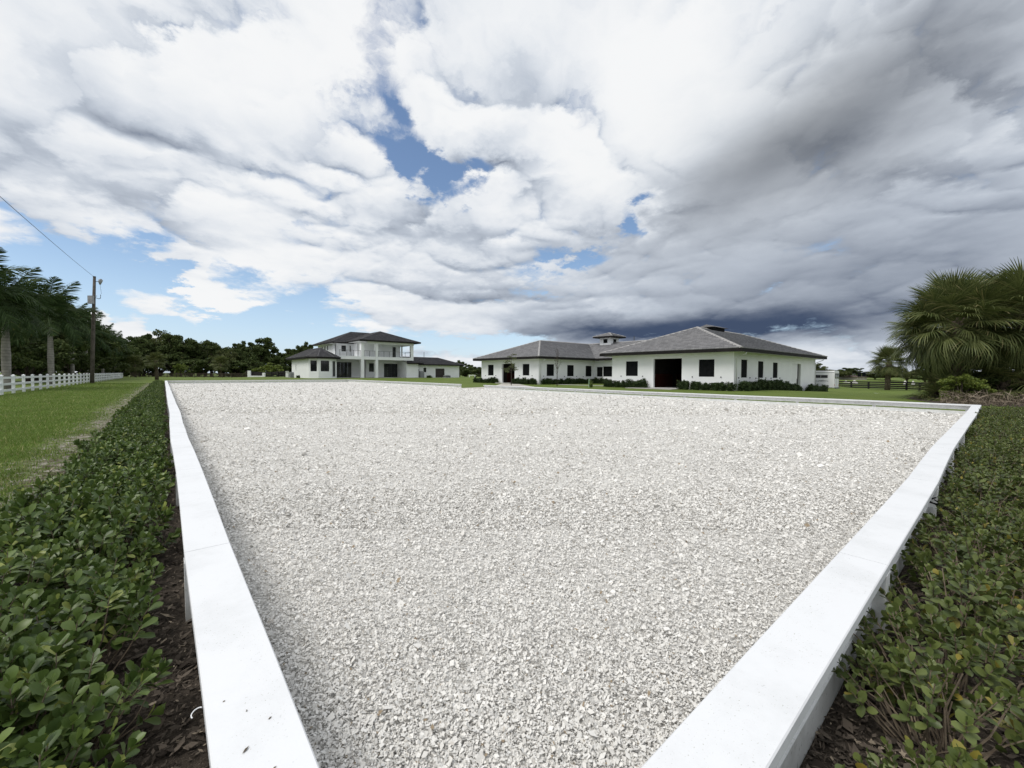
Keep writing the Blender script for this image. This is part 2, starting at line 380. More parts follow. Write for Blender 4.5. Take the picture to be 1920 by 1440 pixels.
m_hedge_o = leafmat('hedge_leaf_single', (.052, .090, .020), (.120, .175, .040), (.30, .32, .06), .42, .4, .18, per='object', pale=.05)
m_hedge2 = leafmat('olive_hedge_leaf', (.066, .094, .024), (.140, .172, .048), (.30, .25, .05), .42, .4, .2, pale=.03)
m_hedge2_o = leafmat('olive_hedge_leaf_single', (.066, .094, .024), (.140, .172, .048), (.34, .27, .05), .38, .45, .2, per='object', pale=.04)
m_sapling = leafmat('sapling_leaf', (.085, .105, .045), (.14, .16, .07), None, .6, .25, .3)

# ------------------------------------------------------------------ ground
def ground_h(x, y):
    x = np.asarray(x, float); y = np.asarray(y, float)
    pad = .42*S((y-60.9)/6.5)*S((x-6)/8)*S((75-x)/15)*S((110-y)/12)
    fall = -.75*S((x-38)/20)*S((24-y)/12)
    return pad+fall
def H(x, y): return float(ground_h(x, y))
gx = np.unique(np.concatenate([np.linspace(-500, -60, 12), np.linspace(-60, -10, 21), np.linspace(-10, 80, 61), np.linspace(80, 160, 17), np.linspace(160, 700, 12)]))
gy = np.unique(np.concatenate([np.linspace(-300, -40, 8), np.linspace(-40, 0, 14), np.linspace(0, 125, 84), np.linspace(125, 900, 16)]))
GX, GY = np.meshgrid(gx, gy); V = np.stack([GX.ravel(), GY.ravel(), ground_h(GX, GY).ravel()], 1)
nx_, ny_ = len(gx), len(gy); I = (np.arange(ny_-1)[:, None]*nx_+np.arange(nx_-1)[None]).ravel()
F = np.stack([I, I+1, I+1+nx_, I+nx_], 1)
kind(link('ground', np_mesh('ground', V, F, m_lawn, True)), 'structure')

def sheet(name, pts, mat, dz, nz=None, step=1.5):
    """a flat patch laid dz above the ground, outline in order"""
    bm = bmesh.new(); vs = [bm.verts.new((x, y, 0)) for x, y in pts]; bm.faces.new(vs)
    x0, x1 = min(p[0] for p in pts), max(p[0] for p in pts); y0, y1 = min(p[1] for p in pts), max(p[1] for p in pts)
    for ax, lo, hi in ((0, x0, x1), (1, y0, y1)):
        k = lo+step
        while k < hi-1e-3:
            co = (k, 0, 0) if ax == 0 else (0, k, 0); no = (1, 0, 0) if ax == 0 else (0, 1, 0)
            bmesh.ops.bisect_plane(bm, geom=bm.verts[:]+bm.edges[:]+bm.faces[:], plane_co=co, plane_no=no); k += step
    for v in bm.verts: v.co.z = H(v.co.x, v.co.y)+dz
    bmesh.ops.recalc_face_normals(bm, faces=bm.faces)
    for f in bm.faces:
        if f.normal.z < 0: f.normal_flip()
    me = bpy.data.meshes.new(name); bm.to_mesh(me); bm.free(); me.materials.append(mat)
    return kind(link(name, me), 'structure')

# arena: cap boards run between these outlines
X0, X1, Y0, Y1 = .0745, 20.275, .3414, 60.54          # outer edges
CW, CT, CZT = .200, .040, .360                          # cap width, thickness, top
GAP0, GAP1 = 27.4, 30.9                                 # the way in, on the far long side
rng = np.random.default_rng(7)
# footing: a finely uneven sheet (close in) and a flat one beyond
sheet('arena_footing', [(X0+.08, Y0+.08), (X1-.08, Y0+.08), (X1-.08, Y1-.08), (X0+.08, Y1-.08)], m_foot, .012, step=5)
sheet('sand_path', [(X1-.13, GAP0+.1), (X1+3.2, GAP0-.6), (X1+7.5, GAP0+2.0), (X1+13.4, GAP0+11), (X1+13.4, GAP0+14.5), (X1+6.0, GAP1+3.0), (X1+2.5, GAP1+.7), (X1-.13, GAP1-.1)], m_sandpath, .016, step=4)
# loose chips of the footing, thinning out with distance
def chip_field(n, dmin, dmax, size, seed):
    r = np.random.default_rng(seed)
    d = np.exp(r.uniform(math.log(dmin), math.log(dmax), n*3)); a = r.uniform(-.86, 1.20, n*3)
    x = (FW0.x + RT0.x*a)*d; y = (FW0.y + RT0.y*a)*d
    ok = (x > X0+.12) & (x < X1-.12) & (y > Y0+.12) & (y < Y1-.12); x, y, d = x[ok][:n], y[ok][:n], d[ok][:n]; n = len(x)
    s = size*np.exp(r.normal(0, .42, n))*np.clip(d/2.8, .8, 12.0)**.5; e = r.uniform(.35, .9, n)
    th = r.uniform(0, 2*math.pi, n); tl = np.clip(.46-.03*d, .16, .42); tilt = r.normal(0, 1, n)*tl; t2 = r.normal(0, 1, n)*tl
    ux = np.stack([np.cos(th)*np.cos(tilt), np.sin(th)*np.cos(tilt), np.sin(tilt)], 1)*s[:, None]
    uy = np.stack([-np.sin(th)*np.cos(t2), np.cos(th)*np.cos(t2), np.sin(t2)], 1)*(s*e)[:, None]
    lum = np.array([noise.noise((px_*3.1, py_*3.1, 0)) for px_, py_ in zip(x, y)])
    c = np.stack([x, y, .018+.012*lum+np.abs(r.normal(0, .006, n))+s*.15], 1)
    bend = np.zeros((n, 3)); bend[:, 2] = s*r.normal(0, .22, n)
    V = np.stack([c-ux*.5, c-uy*.5+bend, c+ux*.5*r.uniform(.6, 1.3, (n, 1)), c+uy*.5-bend*.6], 1).reshape(-1, 3)
    return V, np.arange(n*4).reshape(-1, 4)
Va, Fa = chip_field(210000, .95, 4.6, .0118, 1); Vb, Fb = chip_field(260000, 3.4, 16.0, .0125, 2); Vc, Fc = chip_field(110000, 13.0, 64.0, .0155, 3)
kind(link('footing_chips', np_mesh('footing_chips', np.concatenate([Va, Vb, Vc]), np.concatenate([Fa, Fb+len(Va), Fc+len(Va)+len(Vb)]), m_chip)), 'stuff', 'loose pale felt and sand chips of the riding arena footing')

# ------------------------------------------------------------------ arena rail: cap, face board, lower board, posts
def rail(p0, p1, inward, label, seed, n=None, mark=None):
    """a run of rail between two outer corners; inward = unit vector towards the footing"""
    r = random.Random(seed); p0, p1, w = Vector(p0), Vector(p1), Vector(inward); L = (p1-p0).length; d = (p1-p0)/L
    n = n or max(1, round(L/2.40)); root = thing('arena_rail', label, 'arena rail', (p0.x, p0.y, 0))
    o = p0
    J = [(r.uniform(-.016, .016), r.uniform(-.008, .010)) for _ in range(n+1)]
    J[0] = J[n] = (0, 0)
    def P(s, off, z, j=(0, 0)):
        q = p0 + d*s + w*(off+j[0]) - o; return (q.x, q.y, z+j[1])
    for k in range(n):
        s0, s1 = L*k/n, L*(k+1)/n; g = .0018; a, c = s0+(g if k else 0), s1-(g if k < n-1 else 0)
        mid = ((J[k][0]+J[k+1][0])/2+r.uniform(-.004, .004), (J[k][1]+J[k+1][1])/2+r.uniform(-.002, .003))
        def bar(name, o0, o1, z0, z1, mat, bev=0):
            m = MB(); st = [(a, J[k]), ((a+c)/2, mid), (c, J[k+1])]
            prof = [(o0, z0), (o1, z0), (o1, z1-bev), (o1-bev, z1), (o0+bev, z1), (o0, z1-bev)] if bev else [(o0, z0), (o1, z0), (o1, z1), (o0, z1)]
            q = len(prof)
            for (s, j) in st:
                for (oo, zz_) in prof: m.v.append(P(s, oo, zz_, j))
            for i in range(2):
                for e in range(q): m.f.append((i*q+e, i*q+(e+1) % q, (i+1)*q+(e+1) % q, (i+1)*q+e))
            m.f.append(tuple(range(q))); m.f.append(tuple(range(2*q, 3*q)))
            return m.build(name, mat, root)
        bar('cap_board', 0, CW, CZT-CT, CZT, m_wood, .004)
        bar('face_board', .056, .094, .185, CZT-CT-.002, m_wood_side)
        bar('lower_board', .056, .094, -.05, .137, m_wood_side)
    for k in range(n+1):
        s = min(max(L*k/n, .055), L-.055)
        if n > 2 and k in (0, n) : s = min(max(L*k/n, .10), L-.10)
        m = MB(); b_ = [P(s-.045, -.002, -.15), P(s+.045, -.002, -.15), P(s+.045, .053, -.15), P(s-.045, .053, -.15)]
        t_ = [(x, y, CZT-CT-.003+J[k][1]) for x, y, _ in [P(s-.045, -.002+J[k][0], 0), P(s+.045, -.002+J[k][0], 0), P(s+.045, .053+J[k][0], 0), P(s-.045, .053+J[k][0], 0)]]
        po = m.hexa(b_, t_).build('post', m_wood_side, root)
        if mark == k:
            mk = MB()
            for (u0, z0, u1, z1) in ((.0, .20, .026, .235), (-.03, .185, -.005, .20), (-.032, .15, .03, .183), (-.034, .165, .022, .168), (-.02, .222, .01, .205)):
                # thin dark strokes on the post face that looks back along the rail
                q0, q1 = P(s-.0462, .012+u0, z0), P(s-.0462, .012+u1, z1)
                mk.face(q0, q1, (q1[0], q1[1], q1[2]+.011), (q0[0], q0[1], q0[2]+.011))
            mk.build('dark_mark', m_black, po)
    return root
rail((X0, Y0), (X0, Y1), (1, 0), 'long low white timber rail between the footing and the dense dark hedge by the lawn', 3)
rail((X0+CW+.002, Y0), (X1, Y0), (0, 1), 'short low white timber rail beside the sparse olive hedge and mulch path', 4, mark=2)
rail((X1, Y0+CW+.002), (X1, GAP0), (-1, 0), 'low white timber rail running in front of the stable wing with the large dark doorway', 5)
rail((X1, GAP1), (X1, Y1-CW-.002), (-1, 0), 'low white timber rail from the arena opening towards the two-storey house', 6)
rail((X0+CW+.002, Y1), (X1, Y1), (0, -1), 'low white timber rail across the arena end before the house lawn and brown fence', 8)

# ------------------------------------------------------------------ beds, mulch and grass blades
sheet('hedge_bed', [(-1.0, -.6), (X0+.07, -.6), (X0+.07, Y1+.3), (-.98, Y1+.3)], m_mulchbed, .010, step=6)
sheet('hedge_bed', [(X0+.05, -1.05), (X1+.2, -1.05), (X1+.2, Y0+.07), (X0+.05, Y0+.07)], m_mulchbed, .011, step=4)
def flakes(x, y, z, s, e, r, flat=.35):
    n = len(x); th = r.uniform(0, 2*math.pi, n); t1 = r.normal(0, flat, n); t2 = r.normal(0, flat, n)
    ux = np.stack([np.cos(th)*np.cos(t1), np.sin(th)*np.cos(t1), np.sin(t1)], 1)*s[:, None]
    uy = np.stack([-np.sin(th)*np.cos(t2), np.cos(th)*np.cos(t2), np.sin(t2)], 1)*(s*e)[:, None]
    c = np.stack([x, y, z+s*.12], 1)
    V = np.stack([c-ux*.5, c-uy*.5, c+ux*.5, c+uy*.5], 1).reshape(-1, 3)
    return V, np.arange(n*4).reshape(-1, 4)
r = np.random.default_rng(11)
yy = np.exp(r.uniform(math.log(.35), math.log(16), 46000)); xx = r.uniform(-1.15, X0+.05, 46000)
xr = np.exp(r.uniform(math.log(.5), math.log(20), 54000)); yr = Y0+.05-np.abs(r.normal(0, .75, 54000))
V1, F1 = flakes(np.r_[xx, xr], np.r_[yy, yr], np.full(100000, .012)+r.uniform(0, .018, 100000), .018*np.exp(r.normal(0, .55, 100000)), r.uniform(.15, .6, 100000), r)
kind(link('bark_mulch', np_mesh('bark_mulch', V1, F1, m_mulch)), 'stuff', 'brown bark chips and dead leaves lying under the hedges')
def blades(x, y, h, r, mat, name, label):
    n = len(x); th = r.uniform(0, 2*math.pi, n); w = h*r.uniform(.06, .12, n)+.0015
    lean = r.uniform(.1, .9, n)*h
    z = ground_h(x, y)
    b0 = np.stack([x-np.sin(th)*w, y+np.cos(th)*w, z], 1); b1 = np.stack([x+np.sin(th)*w, y-np.cos(th)*w, z], 1)
    tp = np.stack([x+np.cos(th)*lean, y+np.sin(th)*lean, z+h], 1)
    V = np.stack([b0, b1, tp], 1).reshape(-1, 3)
    return kind(link(name, np_mesh(name, V, np.arange(n*3).reshape(-1, 3), mat)), 'stuff', label)
n = 260000
d = np.exp(r.uniform(math.log(3.2), math.log(48), n)); a = r.uniform(-1.32, -.80, n)
bx, by = (FW0.x+RT0.x*a)*d, (FW0.y+RT0.y*a)*d
edge = np.array([noise.noise((px_*.9, py_*.9, 3)) for px_, py_ in zip(bx, by)])
ok = (r.random(n) < S((-bx-.95+.55*edge)/1.1)) & (bx > -6.85); bx, by, d = bx[ok], by[ok], d[ok]
n = 60000
d2 = np.exp(r.uniform(math.log(4.5), math.log(26), n)); a2 = r.uniform(.98, 1.32, n); cx, cy = (FW0.x+RT0.x*a2)*d2, (FW0.y+RT0.y*a2)*d2
edge = np.array([noise.noise((px_*.6, py_*.6, 3)) for px_, py_ in zip(cx, cy)])
ok = (cy < -1.75-.7*edge-.9*(cx < 7)); cx, cy, d2 = cx[ok], cy[ok], d2[ok]
bx, by, d = np.r_[bx, cx], np.r_[by, cy], np.r_[d, d2]
blades(bx, by, (.020+.0013*d)*np.exp(r.normal(0, .3, len(d))), r, m_blade, 'grass_blades', 'short mown grass blades of the lawns beside the arena')

# ------------------------------------------------------------------ hedge shrubs: shoots with whorls of leaves
def leaf_pts(kind_):
    """one leaf lying along +x, folded a little along its rib"""
    if kind_ == 'obovate': prof = [(0, .02), (.30, .17), (.62, .30), (.86, .24), (1, .0)]
    else: prof = [(0, .03), (.25, .26), (.55, .36), (.84, .25), (1, .0)]
    v = []; f = []
    for i, (t_, w_) in enumerate(prof):
        droop = -.10*t_*t_
        v += [(t_, -w_, droop+.30*w_), (t_, 0, droop), (t_, w_, droop+.30*w_)]
    for i in range(len(prof)-1):
        a = 3*i; f += [(a, a+1, a+4, a+3), (a+1, a+2, a+5, a+4)]
    return np.array(v, float), np.array(f, int)
def leaf_simple(kind_):
    w_ = .30 if kind_ == 'obovate' else .36
    return np.array([(0, 0, 0), (.6, -w_, .08), (1, 0, -.08), (.6, w_, .08)], float), np.array([(0, 1, 2, 3)], int)
def shrub_data(seed, kind_, w=.62, h=.40, shoots=34, per=11, size=.052, sparse=0.0):
    """leaf frames (list of 4x4 as np) and stem polylines of one shrub, base at the origin"""
    r = random.Random(seed); mats = []; stems = []
    for k in range(shoots):
        a = r.uniform(0, 2*math.pi); q = math.sqrt(r.random()); R_ = w*.5*q
        tip = Vector((math.cos(a)*R_*1.15, math.sin(a)*R_*1.15, h*(.62+.38*(1-q*q))*r.uniform(.78, 1.12)))
        if r.random() < .30: tip.z *= r.uniform(.45, .8)
        base = Vector((tip.x*.35+r.uniform(-.04, .04), tip.y*.35+r.uniform(-.04, .04), 0))
        mid = (base+tip)/2 + Vector((r.uniform(-.03, .03), r.uniform(-.03, .03), r.uniform(-.02, .03)))
        stems.append([base, mid, tip])
        ax = (tip-mid).normalized()
        if r.random() < sparse: continue
        ln = r.uniform(.07, .13); nl = per+r.randint(-3, 2); ph = r.uniform(0, 6.28)
        s1 = ax.orthogonal().normalized(); s2 = ax.cross(s1)
        for i in range(nl):
            t_ = i/(nl-1); ang = ph+i*2.4; up_ = R(12+66*t_**1.3)+r.uniform(-.2, .2)
            rad = s1*math.cos(ang)+s2*math.sin(ang); d = (rad*math.cos(up_)+ax*math.sin(up_)).normalized()
            pos = tip - ax*ln*(1-t_)
            nrm = (ax*math.cos(up_)-rad*math.sin(up_)); sd_ = nrm.cross(d).normalized()
            roll = r.uniform(-.35, .35); sd_, nrm = sd_*math.cos(roll)+nrm*math.sin(roll), nrm*math.cos(roll)-sd_*math.sin(roll)
            s = size*r.uniform(.7, 1.15)*(1-.35*t_**3)
            mats.append(np.array([[d.x*s, sd_.x*s, nrm.x*s, pos.x], [d.y*s, sd_.y*s, nrm.y*s, pos.y], [d.z*s, sd_.z*s, nrm.z*s, pos.z], [0, 0, 0, 1]]))
    return np.array(mats), stems
def bake_leaves(mats, LV, LF):
    n, m = len(mats), len(LV)
    V = np.einsum('nij,mj->nmi', mats[:, :3, :3], LV)+mats[:, None, :3, 3]
    F = (LF[None]+(np.arange(n)*m)[:, None, None]).reshape(-1, LF.shape[1])
    return V.reshape(-1, 3), F
def stem_mesh(stems, rad, mat, n=4):
    m = MB()
    for s in stems: m.tube(s, [rad*1.4, rad, rad*.6], n, False)
    me = bpy.data.meshes.new('stem'); me.from_pydata(m.v, [], m.f); me.materials.append(mat); return me
def hedge(kind_, spots, near, label_near, label, group, mats_, size, seed, w, h, shoots, sparse=0.0, srad=.0028, near_n=290):
    """spots: (x, y, scale); those listed first (nearest) get single leaves as parts"""
    full, single = mats_
    LV, LF = leaf_pts(kind_); SV, SF = leaf_simple(kind_)
    leafmesh = [np_mesh('leaf', LV*np.array(sc), LF, single, True) for sc in ((1, 1, 1), (1, .85, 1.5), (.95, 1.15, .6))]
    variants = []
    for k in range(5):
        M_, st = shrub_data(seed+k, kind_, w, h, shoots, size=size, sparse=sparse)
        V1, F1 = bake_leaves(M_, LV, LF); V2, F2 = bake_leaves(M_*np.array([[1.12]*3+[1]]*4)[None], SV, SF)
        variants.append((np_mesh('foliage', V1, F1, full, True), np_mesh('foliage', V2, F2, full), stem_mesh(st, srad, m_twig)))
    r = random.Random(seed)
    for i, (x, y, sc) in enumerate(spots):
        rz = r.uniform(0, 6.28); z = H(x, y)
        if i < near:
            M_, st = shrub_data(seed+50+i, kind_, w, h, shoots, size=size, sparse=sparse)
            t_ = thing('hedge_shrub', label_near[i], 'shrub', (x, y, z), group)
            M_[:, :3] *= sc
            link('stem', stem_mesh([[p*sc for p in s] for s in st], srad, m_twig, 5), t_)
            # leaves that show largest: highest and towards the rail side first
            key = M_[:, 2, 3]*1.6 - np.hypot(M_[:, 0, 3]+x, M_[:, 1, 3]+y)*.25
            order = np.argsort(-key); a, c = order[:near_n], order[near_n:]
            for j in a:
                o = link('leaf', leafmesh[j % 3], t_); o.matrix_local = Matrix(M_[j].tolist())
            if len(c):
                V, F = bake_leaves(M_[c], LV, LF); kind(link('foliage', np_mesh('foliage', V, F, full, True), t_), 'stuff')
        else:
            v = variants[r.randrange(5)]; far = math.hypot(x, y) > 9
            t_ = thing('hedge_shrub', label, 'shrub', (x, y, z), group, rz); t_.scale = (sc*r.uniform(.9, 1.1), sc*r.uniform(.9, 1.1), sc*r.uniform(.88, 1.12))
            link('foliage', v[1] if far else v[0], t_)
            link('stem', v[2], t_)
rr = random.Random(21); spots = []
yk = .50
while yk < 60.2:
    for row in (0, 1):
        spots.append(((-.32 if row else -.58)+rr.uniform(-.06, .06), yk+row*.22+rr.uniform(-.08, .08), rr.uniform(.88, 1.12)))
    yk += .44 if yk < 24 else .62
spots.sort(key=lambda s: math.hypot(s[0]+.1, s[1]))
ordn = ['first', 'second', 'third', 'fourth', 'fifth', 'sixth', 'seventh', 'eighth']
hedge('obovate', spots, 6, [f'glossy green shrub with broad leaves, {ordn[i]} from the hedge end at the arena corner' for i in range(6)],
      'glossy dark green shrub further along the long hedge beside the lawn', 'shrubs of the dense hedge beside the lawn',
      (m_hedge, m_hedge_o), .064, 100, .56, .36, 64)
spots = []; xk = .95
while xk < 20.3:
    for row in (0, 1):
        spots.append((xk+row*.2+rr.uniform(-.08, .08), (.06 if row else -.36)+rr.uniform(-.07, .07), rr.uniform(.85, 1.12)*(.92 if xk < 2.2 else 1.05)))
    xk += .42
spots.sort(key=lambda s: math.hypot(s[0], s[1]))
hedge('round', spots, 5, [f'thin twiggy shrub with small olive leaves, {ordn[i]} from the arena corner' for i in range(5)],
      'olive green shrub further along the short sparse hedge by the mulch path', 'shrubs of the sparse hedge by the mulch path',
      (m_hedge2, m_hedge2_o), .046, 300, .58, .33, 54, sparse=.16, srad=.0032, near_n=230)

# ------------------------------------------------------------------ broadleaf trees
def quad_cloud(C, size, r, aspect=.6):
    n = len(C); d = r.normal(size=(n, 3)); d /= np.linalg.norm(d, axis=1)[:, None]; e = r.normal(size=(n, 3)); e -= d*(d*e).sum(1)[:, None]; e /= np.linalg.norm(e, axis=1)[:, None]
    s = (size*np.exp(r.normal(0, .3, n)))[:, None]
    V = np.stack([C-d*s, C-e*s*aspect, C+d*s, C+e*s*aspect], 1).reshape(-1, 3); return V, np.arange(n*4).reshape(-1, 4)
def tree_proto(seed, height, width, trunk_h, clumps, leaves, leaf, lobes=6, flat=.55, open_=.0, trunk_r=.30):
    """crown and trunk meshes; clumps gathered on a few big limbs so that sky shows between them"""
    r = np.random.default_rng(seed); pr = random.Random(seed)
    tr = MB(); top = Vector((pr.uniform(-.3, .3), pr.uniform(-.3, .3), trunk_h))
    tr.tube([(0, 0, -.2), (top.x*.3, top.y*.3, trunk_h*.5), tuple(top)], [trunk_r*1.3, trunk_r, trunk_r*.8], 8)
    C = []
    for l in range(lobes):
        a = 2*math.pi*(l+pr.uniform(-.3, .3))/lobes; q = pr.uniform(.25, 1.0) if l else 0
        lc = Vector((math.cos(a)*width*.36*q, math.sin(a)*width*.36*q, trunk_h*.8+(height-trunk_h*.8)*pr.uniform(.30, .86)*(1.10-.30*q)))
        tr.tube([tuple(top*.9), tuple((top+lc)/2+Vector((0, 0, -.3))), tuple(lc)], [trunk_r*.6, trunk_r*.38, trunk_r*.12], 6, False)
        lr = width*pr.uniform(.17, .26)
        for c in range(max(3, clumps//lobes)):
            d = Vector((pr.gauss(0, 1), pr.gauss(0, 1), pr.gauss(0, .8)))
            d = d.normalized()*lr*(pr.random()**.33)*1.15; d.z *= flat+.35; p = lc+d
            if p.z > height*1.02: p.z = height*pr.uniform(.9, 1.0)
            cr = width*pr.uniform(.06, .11)
            n_ = int(leaves/clumps*pr.uniform(.6, 1.4))
            g = r.normal(size=(n_, 3)); g /= np.linalg.norm(g, axis=1)[:, None]; g *= (r.random(n_)**.45)[:, None]*cr; g[:, 2] *= .7
            C.append(g+np.array(p)[None])
            if pr.random() < .25: tr.tube([tuple(lc), tuple(p)], [trunk_r*.12, trunk_r*.05], 4, False)
    V, F = quad_cloud(np.concatenate(C), leaf, r)
    return V, F, tr
def proto_tree(name, seed, mat, **kw):
    V, F, tr = tree_proto(seed, **kw); return np_mesh('crown', V, F, mat), tr.mesh('trunk', m_bark, True)
P_oak = [proto_tree('oak', 40+i, (m_oak, m_oak, m_oak2)[i % 3], height=10, width=w_, trunk_h=th_, clumps=cl, leaves=15000, leaf=.19, lobes=lo)
         for i, (w_, th_, cl, lo) in enumerate(((11, 2.2, 90, 8), (9, 2.6, 80, 7), (12, 2.0, 110, 9), (8, 3.4, 60, 6), (10, 3.0, 70, 7)))]
P_low = [proto_tree('low', 60+i, (m_oak2, m_oak)[i % 2], height=5, width=7, trunk_h=.6, clumps=60, leaves=8000, leaf=.15, lobes=8) for i in range(2)]
def tree(name, label, cat, x, y, h, wide, proto, base_h, base_w, group=None, rz=0, mat=None, z=None):
    t_ = thing(name, label, cat, (x, y, H(x, y) if z is None else z), group, rz); t_.scale = (wide/base_w, wide/base_w, h/base_h)
    cr = link('crown', proto[0], t_); link('trunk', proto[1], t_)
    if mat:
        cr.material_slots[0].link = 'OBJECT'; cr.material_slots[0].material = mat
    return t_
OW = (11, 9, 12, 8, 10)
pr = random.Random(5)
def oak(label, u, depth, vtop, wpx, k, group, name='broadleaf_tree', mat=None):
    x, y = at(u, depth); z = H(x, y); h = (zv(u, vtop, depth)-z)*1.10; w = wpx*depth/FPX
    return tree(name, label, 'tree', x, y, h, w, P_oak[k], 10, OW[k], group, pr.uniform(0, 6.28), mat)
# dark trees behind the palm row
for u, dp, vt, wp, k in ((-60, 44, 545, 190, 0), (20, 52, 585, 170, 2), (62, 58, 572, 150, 1), (128, 66, 560, 110, 3), (120, 74, 600, 150, 0), (165, 84, 612, 110, 2), (200, 98, 640, 95, 1), (225, 112, 655, 80, 4)):
    oak('dark leafy tree standing behind the tall grey-trunked palms and the white fence', u, dp, vt, wp, k, 'trees behind the palm row')
for u, dp, vt, wp in ((-25, 40, 640, 110), (48, 47, 632, 120), (130, 60, 655, 100), (75, 52, 650, 110), (160, 74, 668, 80), (195, 86, 676, 70)):
    x, y = at(u, dp); w = wp*dp/FPX
    tree('understorey_tree', 'low dark bushy tree filling the shade between the grey palm trunks', 'tree', x, y, zv(u, vt, dp)-H(x, y), w, P_low[int(u) % 2], 5, 7, 'bushy trees between the palm trunks', pr.uniform(0, 6), m_oak)
# far tree line beyond the brown fence
for u, dp, vt, wp, k, mt in ((262, 128, 640, 62, 1, None), (288, 132, 628, 86, 0, None), (322, 136, 634, 80, 2, m_oak2), (338, 126, 629, 84, 4, None), (372, 134, 645, 66, 3, None), (396, 130, 641, 78, 0, None), (420, 124, 664, 56, 2, m_oak2),
                             (452, 132, 655, 50, 4, None), (462, 140, 640, 46, 3, None), (494, 136, 641, 66, 1, None), (524, 138, 662, 54, 4, None), (548, 128, 660, 46, 0, None)):
    oak('dark green tree in the far tree line beyond the brown board fence', u, dp, vt, wp, k, 'trees of the far tree line', mat=mt)
for u, dp, vt, wp in ((215, 118, 682, 60), (235, 120, 684, 56), (250, 124, 684, 50), (270, 122, 680, 60), (300, 124, 684, 60), (330, 122, 676, 70), (358, 121, 684, 60), (385, 120, 682, 64), (412, 122, 686, 60), (440, 126, 684, 70), (478, 126, 686, 50), (500, 124, 692, 50), (520, 124, 690, 50), (540, 126, 692, 44), (875, 118, 697, 40), (898, 116, 698, 40)):
    x, y = at(u, dp); tree('understorey_tree', 'low bushy tree at the foot of the far tree line', 'tree', x, y, zv(u, vt, dp)*1.45, wp*dp/FPX*1.15, P_low[int(u) % 2], 5, 7, 'bushy trees under the far tree line', pr.uniform(0, 6), m_oak)
x, y = at(340, 112); tree('lime_shrub', 'yellow-green shrub in front of the far tree line by the brown fence', 'shrub', x, y, zv(340, 682, 112), 26*112/FPX, P_low[0], 5, 7, None, 1, m_lime)
x, y = at(507, 100); tree('lime_shrub', 'bright lime green shrub beside the low white entrance wall', 'shrub', x, y, zv(507, 680, 100)-H(x, y), 50*100/FPX, P_low[1], 5, 7, None, 2, m_lime)
oak('tall round-topped tree rising over the low roof of the house bay', 568, 118, 642, 44, 3, None)
oak('open-crowned tree behind the low roof of the house bay', 556, 124, 655, 60, 4, None)
for u, dp, vt, wp, k in ((872, 128, 684, 44, 0), (862, 136, 676, 30, 3), (890, 120, 688, 40, 4), (912, 140, 690, 50, 2)):
    oak('dark tree in the gap between the house and the stable', u, dp, vt, wp, k, 'trees between house and stable')
for u, dp, vt, wp, k in ((1536, 120, 686, 46, 2), (1566, 116, 694, 54, 0), (1590, 118, 690, 52, 4), (1615, 128, 700, 44, 1), (1640, 130, 703, 50, 2), (1668, 110, 688, 48, 4), (1700, 104, 692, 60, 0), (1736, 96, 690, 70, 2), (1772, 90, 694, 66, 1), (1660, 120, 698, 80, 2)):
    oak('dull green tree in the low tree line beyond the black fence', u, dp, vt, wp, k, 'trees beyond the black fence', mat=m_oak2 if k in (0, 2) else None)

# ------------------------------------------------------------------ palms
def strip(m, pts, wid, nrm):
    """a narrow leaf: centre line, half widths, side vector"""
    i = len(m.v); k = len(pts)
    for p, w in zip(pts, wid): m.v += [tuple(p-nrm*w), tuple(p+nrm*w)]
    for j in range(k-1): m.f.append((i+2*j, i+2*j+1, i+2*j+3, i+2*j+2))
def fan_frond(seed, sag, mat, L=1.35, pet=1.35, n=40, name='frond'):
    """a fan leaf along +x with its stalk; sag = how far the tips hang"""
    r = random.Random(seed); m = MB()
    bow = lambda t: Vector((pet*t, 0, -.18*sag*t*t*pet))
    m.tube([bow(0), bow(.5), bow(1)], [.022, .016, .011], 4, False)
    h0 = bow(1)
    for i in range(n):
        q = (i/(n-1))*2-1; a = q*R(128); ln = L*(1-.30*abs(q)**2.2)*r.uniform(.88, 1.08)
        d = Vector((math.cos(a), math.sin(a), .30*abs(math.sin(a))-.05)); d.normalize()
        side = Vector((-math.sin(a), math.cos(a), 0)) if True else None
        st = h0 + Vector((.16*(1-abs(q)), 0, 0)); tw = r.uniform(-.4, .4); side = (side*math.cos(tw)+Vector((0, 0, 1))*math.sin(tw))
        g = sag*r.uniform(.7, 1.3); pts = []
        for t_ in (0, .35, .65, .85, 1.0):
            p = st + d*ln*t_*(1-.18*g*t_*t_); p.z -= g*.75*ln*max(0, t_-.22)**1.7; pts.append(p)
        strip(m, pts, [.006, .021, .019, .011, .002], side)
    me = bpy.data.meshes.new(name); me.from_pydata(m.v, [], m.f); me.materials.append(mat); return me
FAN = {'up': [fan_frond(i, .35, m_sabalfrond, n=50) for i in range(3)], 'mid': [fan_frond(10+i, .78, m_sabalfrond, n=50) for i in range(3)],
       'down': [fan_frond(20+i, 1.10, m_sabalfrond, n=46) for i in range(3)], 'dead': [fan_frond(30+i, 1.7, m_sabaldead, L=1.0, pet=.7) for i in range(2)]}
